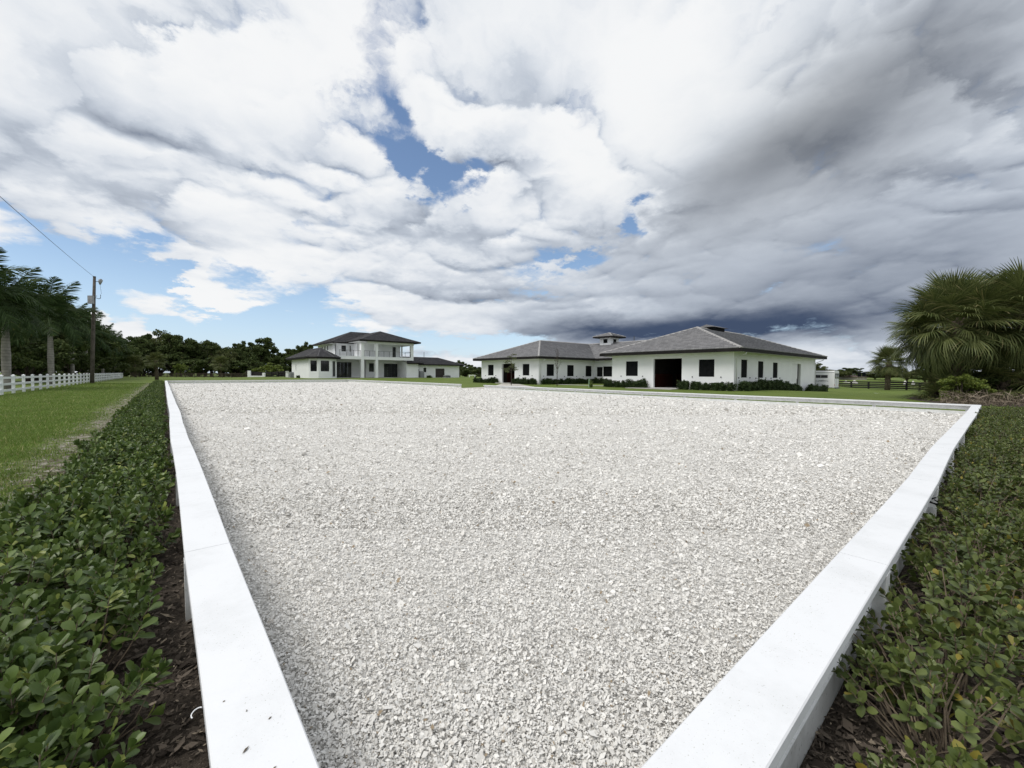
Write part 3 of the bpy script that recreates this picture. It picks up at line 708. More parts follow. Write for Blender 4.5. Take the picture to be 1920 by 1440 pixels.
def sabal(name, label, x, y, trunk_h, size, n, seed, group=None, dead=4, boots=True, low=-62, z=None, trunk_r=.20, hi=84):
    r = random.Random(seed); t_ = thing(name, label, 'palm', (x, y, H(x, y) if z is None else z), group)
    if trunk_h > .3:
        lean = Vector((r.uniform(-.12, .12), r.uniform(-.12, .12), 0))*trunk_h*.4
        tk = MB().tube([(0, 0, -.2), tuple(lean*.3+Vector((0, 0, trunk_h*.5))), tuple(lean+Vector((0, 0, trunk_h)))], [trunk_r*1.15, trunk_r, trunk_r*1.05], 12).build('trunk', m_sabaltrunk, t_, True)
        if boots:      # crossed stubs of old stalks
            k = 0; zz_ = trunk_h*.12
            while zz_ < trunk_h*1.02:
                for j in range(4):
                    a = k*.75+j*math.pi/2; c = lean*(zz_/trunk_h)+Vector((math.cos(a)*trunk_r*.85, math.sin(a)*trunk_r*.85, zz_))
                    tip = c+Vector((math.cos(a)*.16, math.sin(a)*.16, .30)); sd_ = Vector((-math.sin(a), math.cos(a), 0))
                    b_ = MB(); o_ = Vector((math.cos(a), math.sin(a), 0))*.03
                    b_.hexa([c-sd_*.075-o_, c+sd_*.075-o_, c+sd_*.075+o_, c-sd_*.075+o_], [tip-sd_*.035-o_*.5, tip+sd_*.035-o_*.5, tip+sd_*.035+o_*.5, tip-sd_*.035+o_*.5])
                    b_.build('boot', m_boot, tk)
                k += 1; zz_ += .27
        top = lean+Vector((0, 0, trunk_h))
    else: top = Vector((0, 0, .12))
    for i in range(n+dead):
        q = (i+.5)/n; az_ = i*2.39996+r.uniform(-.25, .25)
        if i < n: e = R(hi-(hi-low)*q**.9)+r.uniform(-.14, .14); ty = 'up' if q < .30 else ('mid' if q < .68 else 'down')
        else: e = R(low-12)+r.uniform(-.2, .1); ty = 'dead'
        o = link('frond', r.choice(FAN[ty]), t_); s = size*r.uniform(.86, 1.10)
        o.matrix_local = Matrix.Translation(top+Vector((0, 0, -.25*q))) @ Matrix.Rotation(az_, 4, 'Z') @ Matrix.Rotation(-e, 4, 'Y') @ Matrix.Rotation(r.uniform(-.35, .35), 4, 'X') @ Matrix.Scale(s, 4)
    return t_
x, y = at(1795, 21.5); sabal('cabbage_palm', 'big fan palm with a round full crown beside the yellow-green bush', x, y, 4.15, 1.0, 100, 1, dead=7)
x, y = at(1925, 20.5); sabal('cabbage_palm', 'tall fan palm with a hanging pinkish dead skirt, second from the yellow-green bush', x, y, 4.45, 1.0, 92, 2, dead=9)
x, y = at(1752, 23.5); sabal('cabbage_palm', 'fan palm on the fence side of the palm clump', x, y, 3.75, .90, 84, 3, dead=4)
x, y = at(1850, 24.0); sabal('cabbage_palm', 'fan palm half hidden behind the other crowns of the clump', x, y, 4.3, 1.0, 80, 4, dead=3)
x, y = at(1778, 21.8); sabal('young_fan_palm', 'young trunkless fan palm in the shade under the palm clump by the fence', x, y, .0, .72, 18, 5, dead=0, low=18)
x, y = at(1885, 21.0); sabal('young_fan_palm', 'young spreading fan palm with stiff dark fronds among dead thatch', x, y, 1.0, .78, 22, 6, dead=6, low=-20)
x, y = at(1945, 20.6); sabal('young_fan_palm', 'short fan palm with a thatch-covered stem under the palm with the pinkish skirt', x, y, 1.3, .72, 26, 8, dead=8, low=-35)
x, y = at(1664, 57); sabal('cabbage_palm', 'single small fan palm with a pale trunk standing behind the black fence', x, y, 3.9, .92, 80, 7, dead=2, low=-40, z=-.7, boots=False, trunk_r=.28)
x, y = at(1805, 20.3); tree('croton_bush', 'yellow-green bush at the foot of the big fan palm', 'bush', x, y, 1.35, 2.0, P_low[0], 5, 7, None, 0, m_lime)
x, y = at(1832, 20.6); tree('croton_bush', 'olive low bush between the yellow-green bush and the palm thatch', 'bush', x, y, 1.0, 1.5, P_low[1], 5, 7, None, 2, m_oak2)
x, y = at(1880, 22.0); tree('understorey_tree', 'dark low bush in the deep shade behind the palm stems', 'bush', x, y, 1.9, 5.0, P_low[1], 5, 7, None, 2, m_oak)
# three fan palms by the brown fence
for u, dp, vt, n_, lab in ((294, 70, 664, 46, 'fan palm with pale trunk on the lawn in front of the brown fence'), (414, 112, 668, 40, 'slim fan palm with a white-grey trunk behind the middle of the brown fence'), (254, 104, 668, 40, 'fan palm behind the corner where white and brown fences meet')):
    x, y = at(u, dp); hh = zv(u, vt, dp); sabal('cabbage_palm', lab, x, y, hh-(1.1 if dp < 80 else 2.0), (.62 if dp < 80 else .95), n_+20, int(u), dead=2, low=(-25 if dp < 80 else -40), boots=False, trunk_r=.24)

def feather_frond(seed, sag, L=3.7):
    r = random.Random(seed); m = MB(); N = 12
    pts = []; a = 0.0; p = Vector((0, 0, 0)); step = L/N
    for i in range(N+1):
        pts.append(p.copy()); a = -sag*1.25*(i/N)**1.2; p = p+Vector((math.cos(a), 0, math.sin(a)))*step
    m.tube(pts, [.05*(1-.85*i/N) for i in range(N+1)], 4, False)
    for i in range(132):
        t_ = .12+.87*(i//2)/66; k = t_*N; j = min(int(k), N-1); c = pts[j].lerp(pts[j+1], k-j); d = (pts[j+1]-pts[j]).normalized()
        s = 1 if i % 2 else -1; lift = r.choice((-.35, .05, .5))+r.uniform(-.2, .2)
        upv = Vector((0, 1, 0)).cross(d)*-1
        o = (Vector((0, s, 0))*1.0 + upv*lift + d*(.35+.5*t_)).normalized(); ln = .85*math.sin(math.pi*min(1, .18+t_*.86))**.6*r.uniform(.8, 1.1)+.12
        q = []
        for f_ in (0, .45, .8, 1): w = c+o*ln*f_; w.z -= .42*ln*f_*f_; q.append(w)
        side = d*.9+Vector((0, 0, .3)); strip(m, q, [.014, .034, .024, .003], side.normalized())
    me = bpy.data.meshes.new('frond'); me.from_pydata(m.v, [], m.f); me.materials.append(m_royalfrond); return me
FEA = [feather_frond(i, s) for i, s in enumerate((.55, .8, 1.05, 1.3, 1.6))]
def royal_parts(t_, th, size, seed, n=18, rad=.30):
    r = random.Random(seed)
    MB().tube([(0, 0, -.2), (0, 0, th*.12), (0, 0, th*.5), (0, 0, th*.8), (0, 0, th)], [rad*1.2, rad*.98, rad*1.08, rad*.86, rad*.72], 14).build('trunk', m_royal, t_, True)
    MB().tube([(0, 0, th), (0, 0, th+.25), (0, 0, th+1.4)], [rad*.74, rad*.66, rad*.30], 10).build('crownshaft', m_shaft, t_, True)
    for i in range(n):
        q = (i+.5)/n; e = R(84-104*q)+r.uniform(-.12, .12); k = min(4, int(1+q*4)) if q > .12 else 0
        o = link('frond', FEA[k], t_)
        o.matrix_local = Matrix.Translation((0, 0, th+1.3-.25*q)) @ Matrix.Rotation(i*2.39996+r.uniform(-.2, .2), 4, 'Z') @ Matrix.Rotation(-e, 4, 'Y') @ Matrix.Rotation(r.uniform(-.5, .5), 4, 'X') @ Matrix.Scale(size*r.uniform(.88, 1.1), 4)
rp = random.Random(9)
ROY = [(-9.6, 44.2, 5.2, .95), (-9.0, 48.0, 5.0, .95), (-9.0, 64.0, 5.9, 1.12)]
for i, (x, y, th, s) in enumerate(ROY):
    lab = ('royal palm with stout grey trunk, first of the row behind the white fence', 'royal palm with stout banded trunk, second of the row behind the white fence', 'royal palm with one frond reaching past the utility pole')[i]
    t_ = thing('royal_palm', lab, 'palm', (x, y, H(x, y)), 'royal palms behind the white fence'); royal_parts(t_, th, s, 30+i, 22, .235)
for i, (y, th) in enumerate(((80, 6.2), (94, 6.2), (103, 5.8), (112, 6.0), (121, 5.8), (130, 6.1), (140, 5.9))):
    t_ = thing('royal_palm', 'slender grey royal palm further down the row beyond the utility pole', 'palm', (-9.3+rp.uniform(-.4, .4), y, 0), 'royal palms behind the white fence'); royal_parts(t_, th, 1.05, 50+i, 16, .21)

# ------------------------------------------------------------------ building kit
def wall(root, p0, p1, z0, z1, out, openings=(), th=.22, mat=None, name='wall'):
    """wall face from p0 to p1 (outer face), out = outward normal; openings (s0, s1, z0, z1) are real holes with reveals"""
    p0, p1, n = Vector(p0), Vector(p1), Vector(out); L = (p1-p0).length; d = (p1-p0)/L
    ss = sorted({0., L, *[v for o in openings for v in o[:2]]}); zs = sorted({z0, z1, *[v for o in openings for v in o[2:]]})
    m = MB()
    def P(s, dep, z): q = p0+d*s-n*dep; return (q.x, q.y, z)
    for a, b_ in zip(ss, ss[1:]):
        for c, e in zip(zs, zs[1:]):
            if any(o[0]-1e-6 <= a and b_ <= o[1]+1e-6 and o[2]-1e-6 <= c and e <= o[3]+1e-6 for o in openings): continue
            m.face(P(a, 0, c), P(b_, 0, c), P(b_, 0, e), P(a, 0, e)); m.face(P(a, th, c), P(a, th, e), P(b_, th, e), P(b_, th, c))
    for (a, b_, c, e) in openings:
        m.face(P(a, 0, c), P(a, 0, e), P(a, th, e), P(a, th, c)); m.face(P(b_, 0, c), P(b_, th, c), P(b_, th, e), P(b_, 0, e))
        m.face(P(a, 0, e), P(b_, 0, e), P(b_, th, e), P(a, th, e)); m.face(P(a, 0, c), P(a, th, c), P(b_, th, c), P(b_, 0, c))
    m.face(P(0, 0, z1), P(L, 0, z1), P(L, th, z1), P(0, th, z1))
    return m.build(name, mat or m_stucco, root, raw=True)
def panel(root, p0, p1, out, o, dep, th, mat, name, split=0, frame=None):
    """a flat leaf set dep behind the wall face inside opening o; split = number of leaves"""
    p0, p1, n = Vector(p0), Vector(p1), Vector(out); d = (p1-p0).normalized(); a, b_, c, e = o
    def slab(s0, s1, zz0, zz1, d0, d1):
        m = MB(); q = [p0+d*s0-n*d0, p0+d*s1-n*d0, p0+d*s1-n*d1, p0+d*s0-n*d1]
        return m.hexa([(v.x, v.y, zz0) for v in q], [(v.x, v.y, zz1) for v in q])
    g = .003
    if not split: return slab(a+g, b_-g, c+g, e-g, dep, dep+th).build(name, mat, root)
    w = (b_-a)/split
    fr = MB(); f = .05
    for s0, s1, zz0, zz1 in ((a+g, a+f, c+g, e-g), (b_-f, b_-g, c+g, e-g), (a+f, b_-f, c+g, c+f), (a+f, b_-f, e-f, e-g)):
        q = slab(s0, s1, zz0, zz1, dep-.02, dep+th); k = len(fr.v); fr.v += q.v; fr.f += [tuple(k+i for i in ff) for ff in q.f]
    root2 = fr.build(name, frame or mat, root)
    for i in range(split):
        slab(max(a+f, a+w*i+.008), min(b_-f, a+w*(i+1)-.008), c+f, e-f, dep, dep+th*.6).build('pane' if mat is m_glass else 'shutter_leaf', mat, root2)
    return root2
def tiles(root, e0, e1, r1, r0, mat, tw=.34, th=.42, lift=.085, name='roof_tiles'):
    e0, e1, r0, r1 = Vector(e0), Vector(e1), Vector(r0), Vector(r1); d = (e1-e0).normalized()
    nrm = d.cross((r0+r1)/2-e0); nrm = nrm.normalized() if nrm.z > 0 else -nrm.normalized()
    upv = nrm.cross(d)*(1 if nrm.cross(d).z > 0 else -1); Ls = (r0-e0).dot(upv); n = max(1, round(Ls/th))
    sl = lambda p: (p-e0).dot(d)
    V = []; F = []
    l0, l1, q0, q1 = 0., sl(r0), sl(e1), sl(r1)
    for i in range(n):
        t0, t1 = i/n, (i+1)/n; La, Lb = l0+(l1-l0)*t0, l0+(l1-l0)*t1; Ra, Rb = q0+(q1-q0)*t0, q0+(q1-q0)*t1
        lo, hi = min(La, Lb), max(Ra, Rb); s = math.floor(lo/tw)*tw-(tw/2 if i % 2 else 0)
        while s < hi:
            a0, a1 = max(s+.006, La), min(s+tw-.006, Ra); b0, b1 = max(s+.006, Lb), min(s+tw-.006, Rb)
            if a1 <= a0: a0 = a1 = min(max(s+tw/2, La), Ra)
            if b1 <= b0: b0 = b1 = min(max(s+tw/2, Lb), Rb)
            if (a1-a0)+(b1-b0) > .05:
                B = e0+upv*(Ls*t0); T = e0+upv*(Ls*t1)
                k = len(V); V += [B+d*a0+nrm*lift, B+d*a1+nrm*lift, T+d*b1+nrm*.010, T+d*b0+nrm*.010, B+d*a0, B+d*a1]
                F += [(k, k+1, k+2, k+3), (k+4, k+5, k+1, k)]
            s += tw
    o = link(name, np_mesh(name, np.array([tuple(v) for v in V]), np.array(F), mat), root); o['kind'] = 'stuff'; return o
def ridge(root, p0, p1, mat, w=.16, step=.36):
    p0, p1 = Vector(p0), Vector(p1); L = (p1-p0).length; d = (p1-p0)/L; side = d.cross(Vector((0, 0, 1))).normalized(); upv = side.cross(d); n = max(1, round(L/step)); m = MB()
    for i in range(n):
        a, b_ = p0+d*(L*i/n), p0+d*(L*(i+1)/n+.02)
        for q, s_ in ((a, 1.0), (b_, .86)):
            m.v += [tuple(q-side*w*s_-upv*.01), tuple(q-side*w*.55*s_+upv*.085*s_), tuple(q+side*w*.55*s_+upv*.085*s_), tuple(q+side*w*s_-upv*.01)]
        k = 8*i; m.f += [(k, k+1, k+5, k+4), (k+1, k+2, k+6, k+5), (k+2, k+3, k+7, k+6), (k, k+3, k+2, k+1), (k+4, k+5, k+6, k+7)]
    return m.build('ridge_cap', mat, root)
def deck(root, faces, mat=None, name='roof'):
    m = MB()
    for f in faces: m.face(*f)
    return m.build(name, mat or m_fascia, root, raw=True)
def hip(root, x0, x1, y0, y1, ze, zr, axis, mat, capmat, ra=None, rb=None, sides='xXyY'):
    """hip roof over an eave rectangle; returns the roof part"""
    if axis == 'x':
        h = (y1-y0)/2; yc = (y0+y1)/2; A = (x0+h if ra is None else ra, yc, zr); B = (x1-h if rb is None else rb, yc, zr)
        c = [(x0, y0, ze), (x1, y0, ze), (x1, y1, ze), (x0, y1, ze)]
        pl = {'y': (c[0], c[1], B, A), 'X': (c[1], c[2], B, B), 'Y': (c[2], c[3], A, B), 'x': (c[3], c[0], A, A)}
        hips = [(c[0], A), (c[3], A), (c[1], B), (c[2], B), (A, B)]
    else:
        h = (x1-x0)/2; xc = (x0+x1)/2; A = (xc, y0+h if ra is None else ra, zr); B = (xc, y1-h if rb is None else rb, zr)
        c = [(x0, y0, ze), (x1, y0, ze), (x1, y1, ze), (x0, y1, ze)]
        pl = {'y': (c[0], c[1], A, A), 'X': (c[1], c[2], B, A), 'Y': (c[2], c[3], B, B), 'x': (c[3], c[0], A, B)}
        hips = [(c[0], A), (c[1], A), (c[2], B), (c[3], B), (A, B)]
    rf = deck(root, [tuple(dict.fromkeys(v)) for v in pl.values()])
    for s_ in sides: tiles(rf, *pl[s_], mat)
    for a, b_ in hips: ridge(rf, a, b_, capmat)
    return rf
def eaves(root, x0, x1, y0, y1, zs, ze, ov=.9, mat=None):
    """fascia boards round an eave rectangle and the soffit inside them"""
    m = MB(); t_ = .05
    m.box(x0, x1, y0, y0+t_, zs, ze).box(x0, x1, y1-t_, y1, zs, ze).box(x0, x0+t_, y0+t_, y1-t_, zs, ze).box(x1-t_, x1, y0+t_, y1-t_, zs, ze)
    m.build('fascia', mat or m_fascia, root)
    s_ = MB(); z = zs+.03
    for a, b_, c, e in ((x0+t_, x1-t_, y0+t_, y0+ov+.1), (x0+t_, x1-t_, y1-ov-.1, y1-t_), (x0+t_, x0+ov+.1, y0+ov+.1, y1-ov-.1), (x1-ov-.1, x1-t_, y0+ov+.1, y1-ov-.1)):
        s_.face((a, c, z), (a, e, z), (b_, e, z), (b_, c, z))
    s_.build('soffit', m_soffit, root, raw=True)
def dsp(x, y): return FW0.x*x+FW0.y*y
def hx(xp, u0, u1, v0, v1, zb=None):    # opening on a plane x = xp, from photo columns/rows
    ya, yb = sorted((onx(u0, xp), onx(u1, xp))); u = (u0+u1)/2; dd = dsp(xp, onx(u, xp))
    return ya, yb, (zv(u, v1, dd) if zb is None else zb), zv(u, v0, dd)
def hy(yp, u0, u1, v0, v1, zb=None):
    xa, xb = sorted((ony(u0, yp), ony(u1, yp))); u = (u0+u1)/2; dd = dsp(ony(u, yp), yp)
    return xa, xb, (zv(u, v1, dd) if zb is None else zb), zv(u, v0, dd)

# ------------------------------------------------------------------ stable: two wings joined by a cross block
WX, WB = 35.0, 57.7; RY0, RY1, LY0, LY1, CX = 13.76, 25.54, 36.34, 48.2, 45.6
ZS, ZE, ZR, OV = 3.12, 3.40, 6.02, .9
st = thing('stable', 'white stucco stable with two wings, black shutters and grey tiled hip roofs', 'stable', (0, 0, 0))
fz = .07
# front of the near wing
w1_ = hx(WX, 1173.5, 1195.5, 677.5, 705); dr = hx(WX, 1225, 1278, 672.5, 727, fz); w2_ = hx(WX, 1310, 1339, 674, 706.5)
def shift(o, b0): return (o[0]-b0, o[1]-b0, o[2], o[3])
def shuttered(p0, p1, out, ops, b0, z0=-.9, z1=ZS+.06, holes=(), leaves=2):
    al = [shift(o, b0) for o in ops]; wl = wall(st, p0, p1, z0, z1, out, al+[shift(o, b0) for o in holes])
    for o in al:
        panel(st, p0, p1, out, o, .06, .05, m_black, 'window_shutter', leaves)
        for s_ in (o[0]-.55, o[1]+.55):      # tie rings either side of each window
            q = Vector(p0)+(Vector(p1)-Vector(p0)).normalized()*s_+Vector(out)*.03; zz_ = o[2]-.02
            if 0.2 < s_ < (Vector(p1)-Vector(p0)).length-.2:
                MB().box(q.x-.035, q.x+.035, q.y-.035, q.y+.035, zz_-.05, zz_+.05).build('tie_ring', m_darkmetal, wl)
    return wl
shuttered((WX, RY0), (WX, RY1), (-1, 0), [w1_, w2_], RY0, holes=[dr])
# its long side
sw = [hy(RY0, 1389.3, 1400.7, 674.4, 708), hy(RY0, 1421, 1431, 677.5, 708.5), hy(RY0, 1448.9, 1457.7, 680, 708.7)]; sd2 = hy(RY0, 1485, 1501, 682.5, 729, -.30)
shuttered((WX, RY0), (WB, RY0), (0, -1), sw, WX, holes=[sd2])
o = shift(sd2, WX); dl = MB().box(sd2[0]+.02, sd2[0]+(sd2[1]-sd2[0])*.66, RY0+.05, RY0+.10, sd2[2]+.02, sd2[3]-.02).build('door', m_trim, st); dl['label'] = 'white sliding door standing partly open'
MB().box(sd2[0]+(sd2[1]-sd2[0])*.58, sd2[0]+(sd2[1]-sd2[0])*.61, RY0+.02, RY0+.049, .5, .9).build('door_handle', m_darkmetal, dl)
wall(st, (WB, RY0), (WB, LY1), -.9, ZS+.06, (1, 0)); wall(st, (CX, RY1), (WX, RY1), -.3, ZS+.06, (0, 1))
# far wing
l1 = hx(WX, 915, 925.3, 684, 704); ld = hx(WX, 941.2, 964.8, 682, 717, fz); l2 = hx(WX, 979.9, 992.3, 682.5, 704)
shuttered((WX, LY0), (WX, LY1), (-1, 0), [l1, l2], LY0, holes=[ld])
ls = [hy(LY0, 1025, 1038.6, 683, 705), hy(LY0, 1063.4, 1075.6, 684.6, 705.5), hy(LY0, 1098, 1109, 686, 706)]
shuttered((WX, LY0), (CX, LY0), (0, -1), ls, WX)
wall(st, (WX, LY1), (WB, LY1), -.3, ZS+.06, (0, 1))
# cross block with an open window and its two shutters folded back
co_ = hx(CX, 1130, 1148, 687, 706); wall(st, (CX, RY1), (CX, LY0), -.3, ZS+.06, (-1, 0), [shift(co_, RY1)])
MB().box(CX-.05, CX-.008, co_[1]+.02, co_[1]+.92, co_[2], co_[3]-.08).build('window_shutter', m_black, st)
MB().box(CX-.05, CX-.008, co_[0]-.92, co_[0]-.02, co_[2], co_[3]-.08).build('window_shutter', m_black, st)
MB().box(CX-.045, CX-.01, co_[1]-.10, co_[1]-.02, co_[2], co_[3]-.05).build('window_frame', m_trim, st)
MB().box(CX+.15, CX+.18, co_[0]-.1, co_[1]+.1, co_[2]-.1, co_[3]+.1).build('window_backing', m_black, st)  # solid black panel filling the open window from behind
# aisles behind the two open doorways: lining, mahogany stall fronts, floor
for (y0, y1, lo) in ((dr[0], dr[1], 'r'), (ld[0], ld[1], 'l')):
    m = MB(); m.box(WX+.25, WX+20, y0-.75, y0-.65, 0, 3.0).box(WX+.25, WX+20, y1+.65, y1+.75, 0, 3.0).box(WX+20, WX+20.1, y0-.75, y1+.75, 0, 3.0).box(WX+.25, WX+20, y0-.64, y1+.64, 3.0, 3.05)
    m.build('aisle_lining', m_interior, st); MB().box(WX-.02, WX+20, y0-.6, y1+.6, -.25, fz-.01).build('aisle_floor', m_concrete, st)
    for k in range(4):
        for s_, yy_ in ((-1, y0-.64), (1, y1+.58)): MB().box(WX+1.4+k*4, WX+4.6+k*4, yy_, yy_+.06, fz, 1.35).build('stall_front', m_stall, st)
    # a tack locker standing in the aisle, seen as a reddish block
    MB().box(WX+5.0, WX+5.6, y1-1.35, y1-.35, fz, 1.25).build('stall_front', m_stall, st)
# door slabs and steps
MB().box(WX-1.1, WX-.03, ld[0]-.3, ld[1]+.1, -.2, .10).build('door_step', m_concrete, st)
MB().box(WX-2.2, WX-.03, dr[0]-.2, dr[1]+1.6, -.2, .045).build('door_apron', m_concrete, st)
# roofs
eaves(st, WX-OV, WB+OV, RY0-OV, RY1+OV, ZS, ZE); eaves(st, WX-OV, WB+OV, LY0-OV, LY1+OV, ZS, ZE)
MB().box(CX-OV, CX-OV+.05, RY1+OV+.002, LY0-OV-.002, ZS-.004, ZE-.004).build('fascia', m_fascia, st)
MB().box(CX-OV+.05, CX-.002, RY1+OV+.002, LY0-OV-.002, ZS+.02, ZS+.04).build('soffit', m_soffit, st)
hip(st, WX-OV, WB+OV, RY0-OV, RY1+OV, ZE, ZR, 'x', m_tile, m_mortar); hip(st, WX-OV, WB+OV, LY0-OV, LY1+OV, ZE, ZR, 'x', m_tile, m_mortar)
ry, ly, xc = (RY0+RY1)/2, (LY0+LY1)/2, (CX+WB)/2
cr_ = deck(st, [((CX-OV, LY0-OV, ZE), (CX-OV, RY1+OV, ZE), (xc, ry, ZR-.01), (xc, ly, ZR-.01)), ((WB+OV, RY1+OV, ZE), (WB+OV, LY0-OV, ZE), (xc, ly, ZR-.01), (xc, ry, ZR-.01))])
tiles(cr_, (CX-OV, LY0-OV, ZE), (CX-OV, RY1+OV, ZE), (xc, ry, ZR-.01), (xc, ly, ZR-.01), m_tile)
tiles(cr_, (WB+OV, RY1+OV, ZE), (WB+OV, LY0-OV, ZE), (xc, ly, ZR-.01), (xc, ry, ZR-.01), m_tile); ridge(cr_, (xc, ry, ZR), (xc, ly, ZR), m_mortar)
# ridge ventilator on the near wing, stand pipe, cupola
m = MB().box(43.2, 46.0, ry-.55, ry+.55, ZR-.25, ZR+.22); vt_ = m.build('ridge_vent', m_black, st)
hv = hip(vt_, 42.9, 46.3, ry-.85, ry+.85, ZR+.22, ZR+.48, 'x', m_tile, m_mortar) if False else None
deck(vt_, [((42.9, ry-.85, ZR+.20), (46.3, ry-.85, ZR+.20), (46.3, ry, ZR+.46), (42.9, ry, ZR+.46)), ((46.3, ry+.85, ZR+.20), (42.9, ry+.85, ZR+.20), (42.9, ry, ZR+.46), (46.3, ry, ZR+.46)),
           ((42.9, ry-.85, ZR+.20), (42.9, ry, ZR+.46), (42.9, ry+.85, ZR+.20)), ((46.3, ry-.85, ZR+.20), (46.3, ry+.85, ZR+.20), (46.3, ry, ZR+.46)), ((42.9, ry-.85, ZR+.195), (42.9, ry+.85, ZR+.195), (46.3, ry+.85, ZR+.195), (46.3, ry-.85, ZR+.195))], m_tile, 'vent_roof')
yp = onx(1188, xc); MB().tube([(xc, yp, ZR-.2), (xc, yp, ZR+.75)], .06, 8).build('stand_pipe', m_darkmetal, st)
yc = onx(1141.5, xc); cw = 1.0
cu = MB().box(xc-cw, xc+cw, yc-cw, yc+cw, ZR-1.2, ZR+.72).build('cupola', m_stucco, st)
for (a, b_, c, e) in ((xc-cw-.02, xc-cw+.01, yc-.42, yc+.30),): MB().box(a, b_, c, e, ZR-.05, ZR+.52).build('cupola_window', m_black, cu)
MB().box(xc-.36, xc+.36, yc-cw-.02, yc-cw+.01, ZR-.05, ZR+.52).build('cupola_window', m_black, cu)
ze_ = ZR+.72; cf = MB().box(xc-1.75, xc+1.75, yc-1.75, yc+1.75, ze_, ze_+.18).build('cupola_eave', m_fascia, cu)
A_ = (xc, yc, ze_+.18+.62); cc = [(xc-1.75, yc-1.75, ze_+.182), (xc+1.75, yc-1.75, ze_+.182), (xc+1.75, yc+1.75, ze_+.182), (xc-1.75, yc+1.75, ze_+.182)]
for i in range(4): tiles(cu, cc[i], cc[(i+1) % 4], A_, A_, m_tile, name='cupola_tiles')
for c_ in cc: ridge(cu, c_, A_, m_mortar, .12, .3)
# downspouts
def spout(x, y, sx, sy, g=None):
    MB().tube([(x+sx*.85, y+sy*.85, ZS+.02), (x+sx*.80, y+sy*.80, ZS-.12), (x+sx*.09, y+sy*.09, ZS-.45), (x+sx*.09, y+sy*.09, -.5)], .045, 8).build('downspout', m_trim, st, True)
spout(WX+.25, RY0, 0, -1); spout(WX+.25, LY0, 0, -1); spout(WB-.3, RY0, 0, -1)

# clipped dark shrubs along the stable walls
def podo(seed):
    r = np.random.default_rng(seed); C = []
    for k in range(22):
        a = r.uniform(0, 6.28); q = r.uniform(0, .30); hh = r.uniform(.45, .98)*(1-.5*q)
        n_ = 60; t_ = r.random(n_)**.8; C.append(np.stack([np.cos(a)*q+r.normal(0, .055, n_), np.sin(a)*q+r.normal(0, .055, n_), hh*t_*.98+.03], 1))
    V, F = quad_cloud(np.concatenate(C), .070, r, .32); s_ = MB()
    for k in range(5): s_.tube([(0, 0, 0), (r.uniform(-.1, .1), r.uniform(-.1, .1), .5)], [.02, .008], 4, False)
    return np_mesh('foliage', V, F, m_podo), s_.mesh('stem', m_twig)
PD = [podo(70+i) for i in range(5)]
rs = random.Random(3)
def shrub_row(p0, p1, label, group, step=.50, sc=1.0):
    p0, p1 = Vector(p0), Vector(p1); L = (p1-p0).length; n = max(1, int(L/step))
    for k in range(n):
        q = p0+(p1-p0)*((k+.5)/n); v = PD[rs.randrange(5)]; x, y = q.x+rs.uniform(-.08, .08), q.y+rs.uniform(-.08, .08)
        t_ = thing('foundation_shrub', label, 'shrub', (x, y, H(x, y)), group, rs.uniform(0, 6.28)); s_ = sc*rs.uniform(.85, 1.15); t_.scale = (s_*1.1, s_*1.1, s_*rs.uniform(.66, .95))
        link('foliage', v[0], t_); link('stem', v[1], t_)
shrub_row((WX-.7, RY0-.3), (WX-.7, dr[0]-.15), 'dark clipped shrub between the large doorway and the downspout corner', 'shrubs before the near stable wing')
shrub_row((WX-.7, dr[1]+.3), (WX-.7, RY1+.4), 'dark clipped shrub under the single shutter beside the large doorway', 'shrubs under the single shutter')
shrub_row((WX+.1, RY0-.65), (sd2[0]-.3, RY0-.65), 'dark clipped shrub under the three narrow shutters', 'shrubs under the three narrow shutters', .5, 1.1)
shrub_row((sd2[1]+.5, RY0-.65), (WB+.8, RY0-.65), 'dark clipped shrub between the white sliding door and the horse trailer', 'shrubs between door and trailer', .5, 1.15)
shrub_row((WX-.6, LY0-.2), (WX-.6, ld[0]-.2), 'dark clipped shrub beside the leafy sapling at the far stable wing', 'shrubs by the sapling')
shrub_row((WX-.6, ld[1]+.2), (WX-.6, LY1+.9), 'dark clipped shrub at the outer end of the far stable wing', 'shrubs at the outer stable end')
shrub_row((WX+.2, LY0-.65), (CX-.3, LY0-.65), 'dark clipped shrub along the side of the far stable wing', 'shrubs along the courtyard side')
shrub_row((CX-.65, RY1+.4), (CX-.65, LY0-.5), 'dark clipped shrub under the open window of the cross block', 'shrubs under the open window')
sheet('courtyard_walk', [(WX+1.2, RY1+1.2), (WX+2.6, RY1+1.2), (WX+2.6, LY0-1.5), (WX+1.2, LY0-1.5)], m_concrete, .018, step=3)

# ------------------------------------------------------------------ house
Z0 = .42
ho = thing('house', 'white two-storey house with charcoal hip roofs, columns and a railed balcony', 'house', (0, 0, 0))
def flat_opening(p0, p1, out, o, b0, split=2, name='window'):
    return panel(ho, p0, p1, out, shift(o, b0), .08, .05, m_glass, name, split, m_fascia)
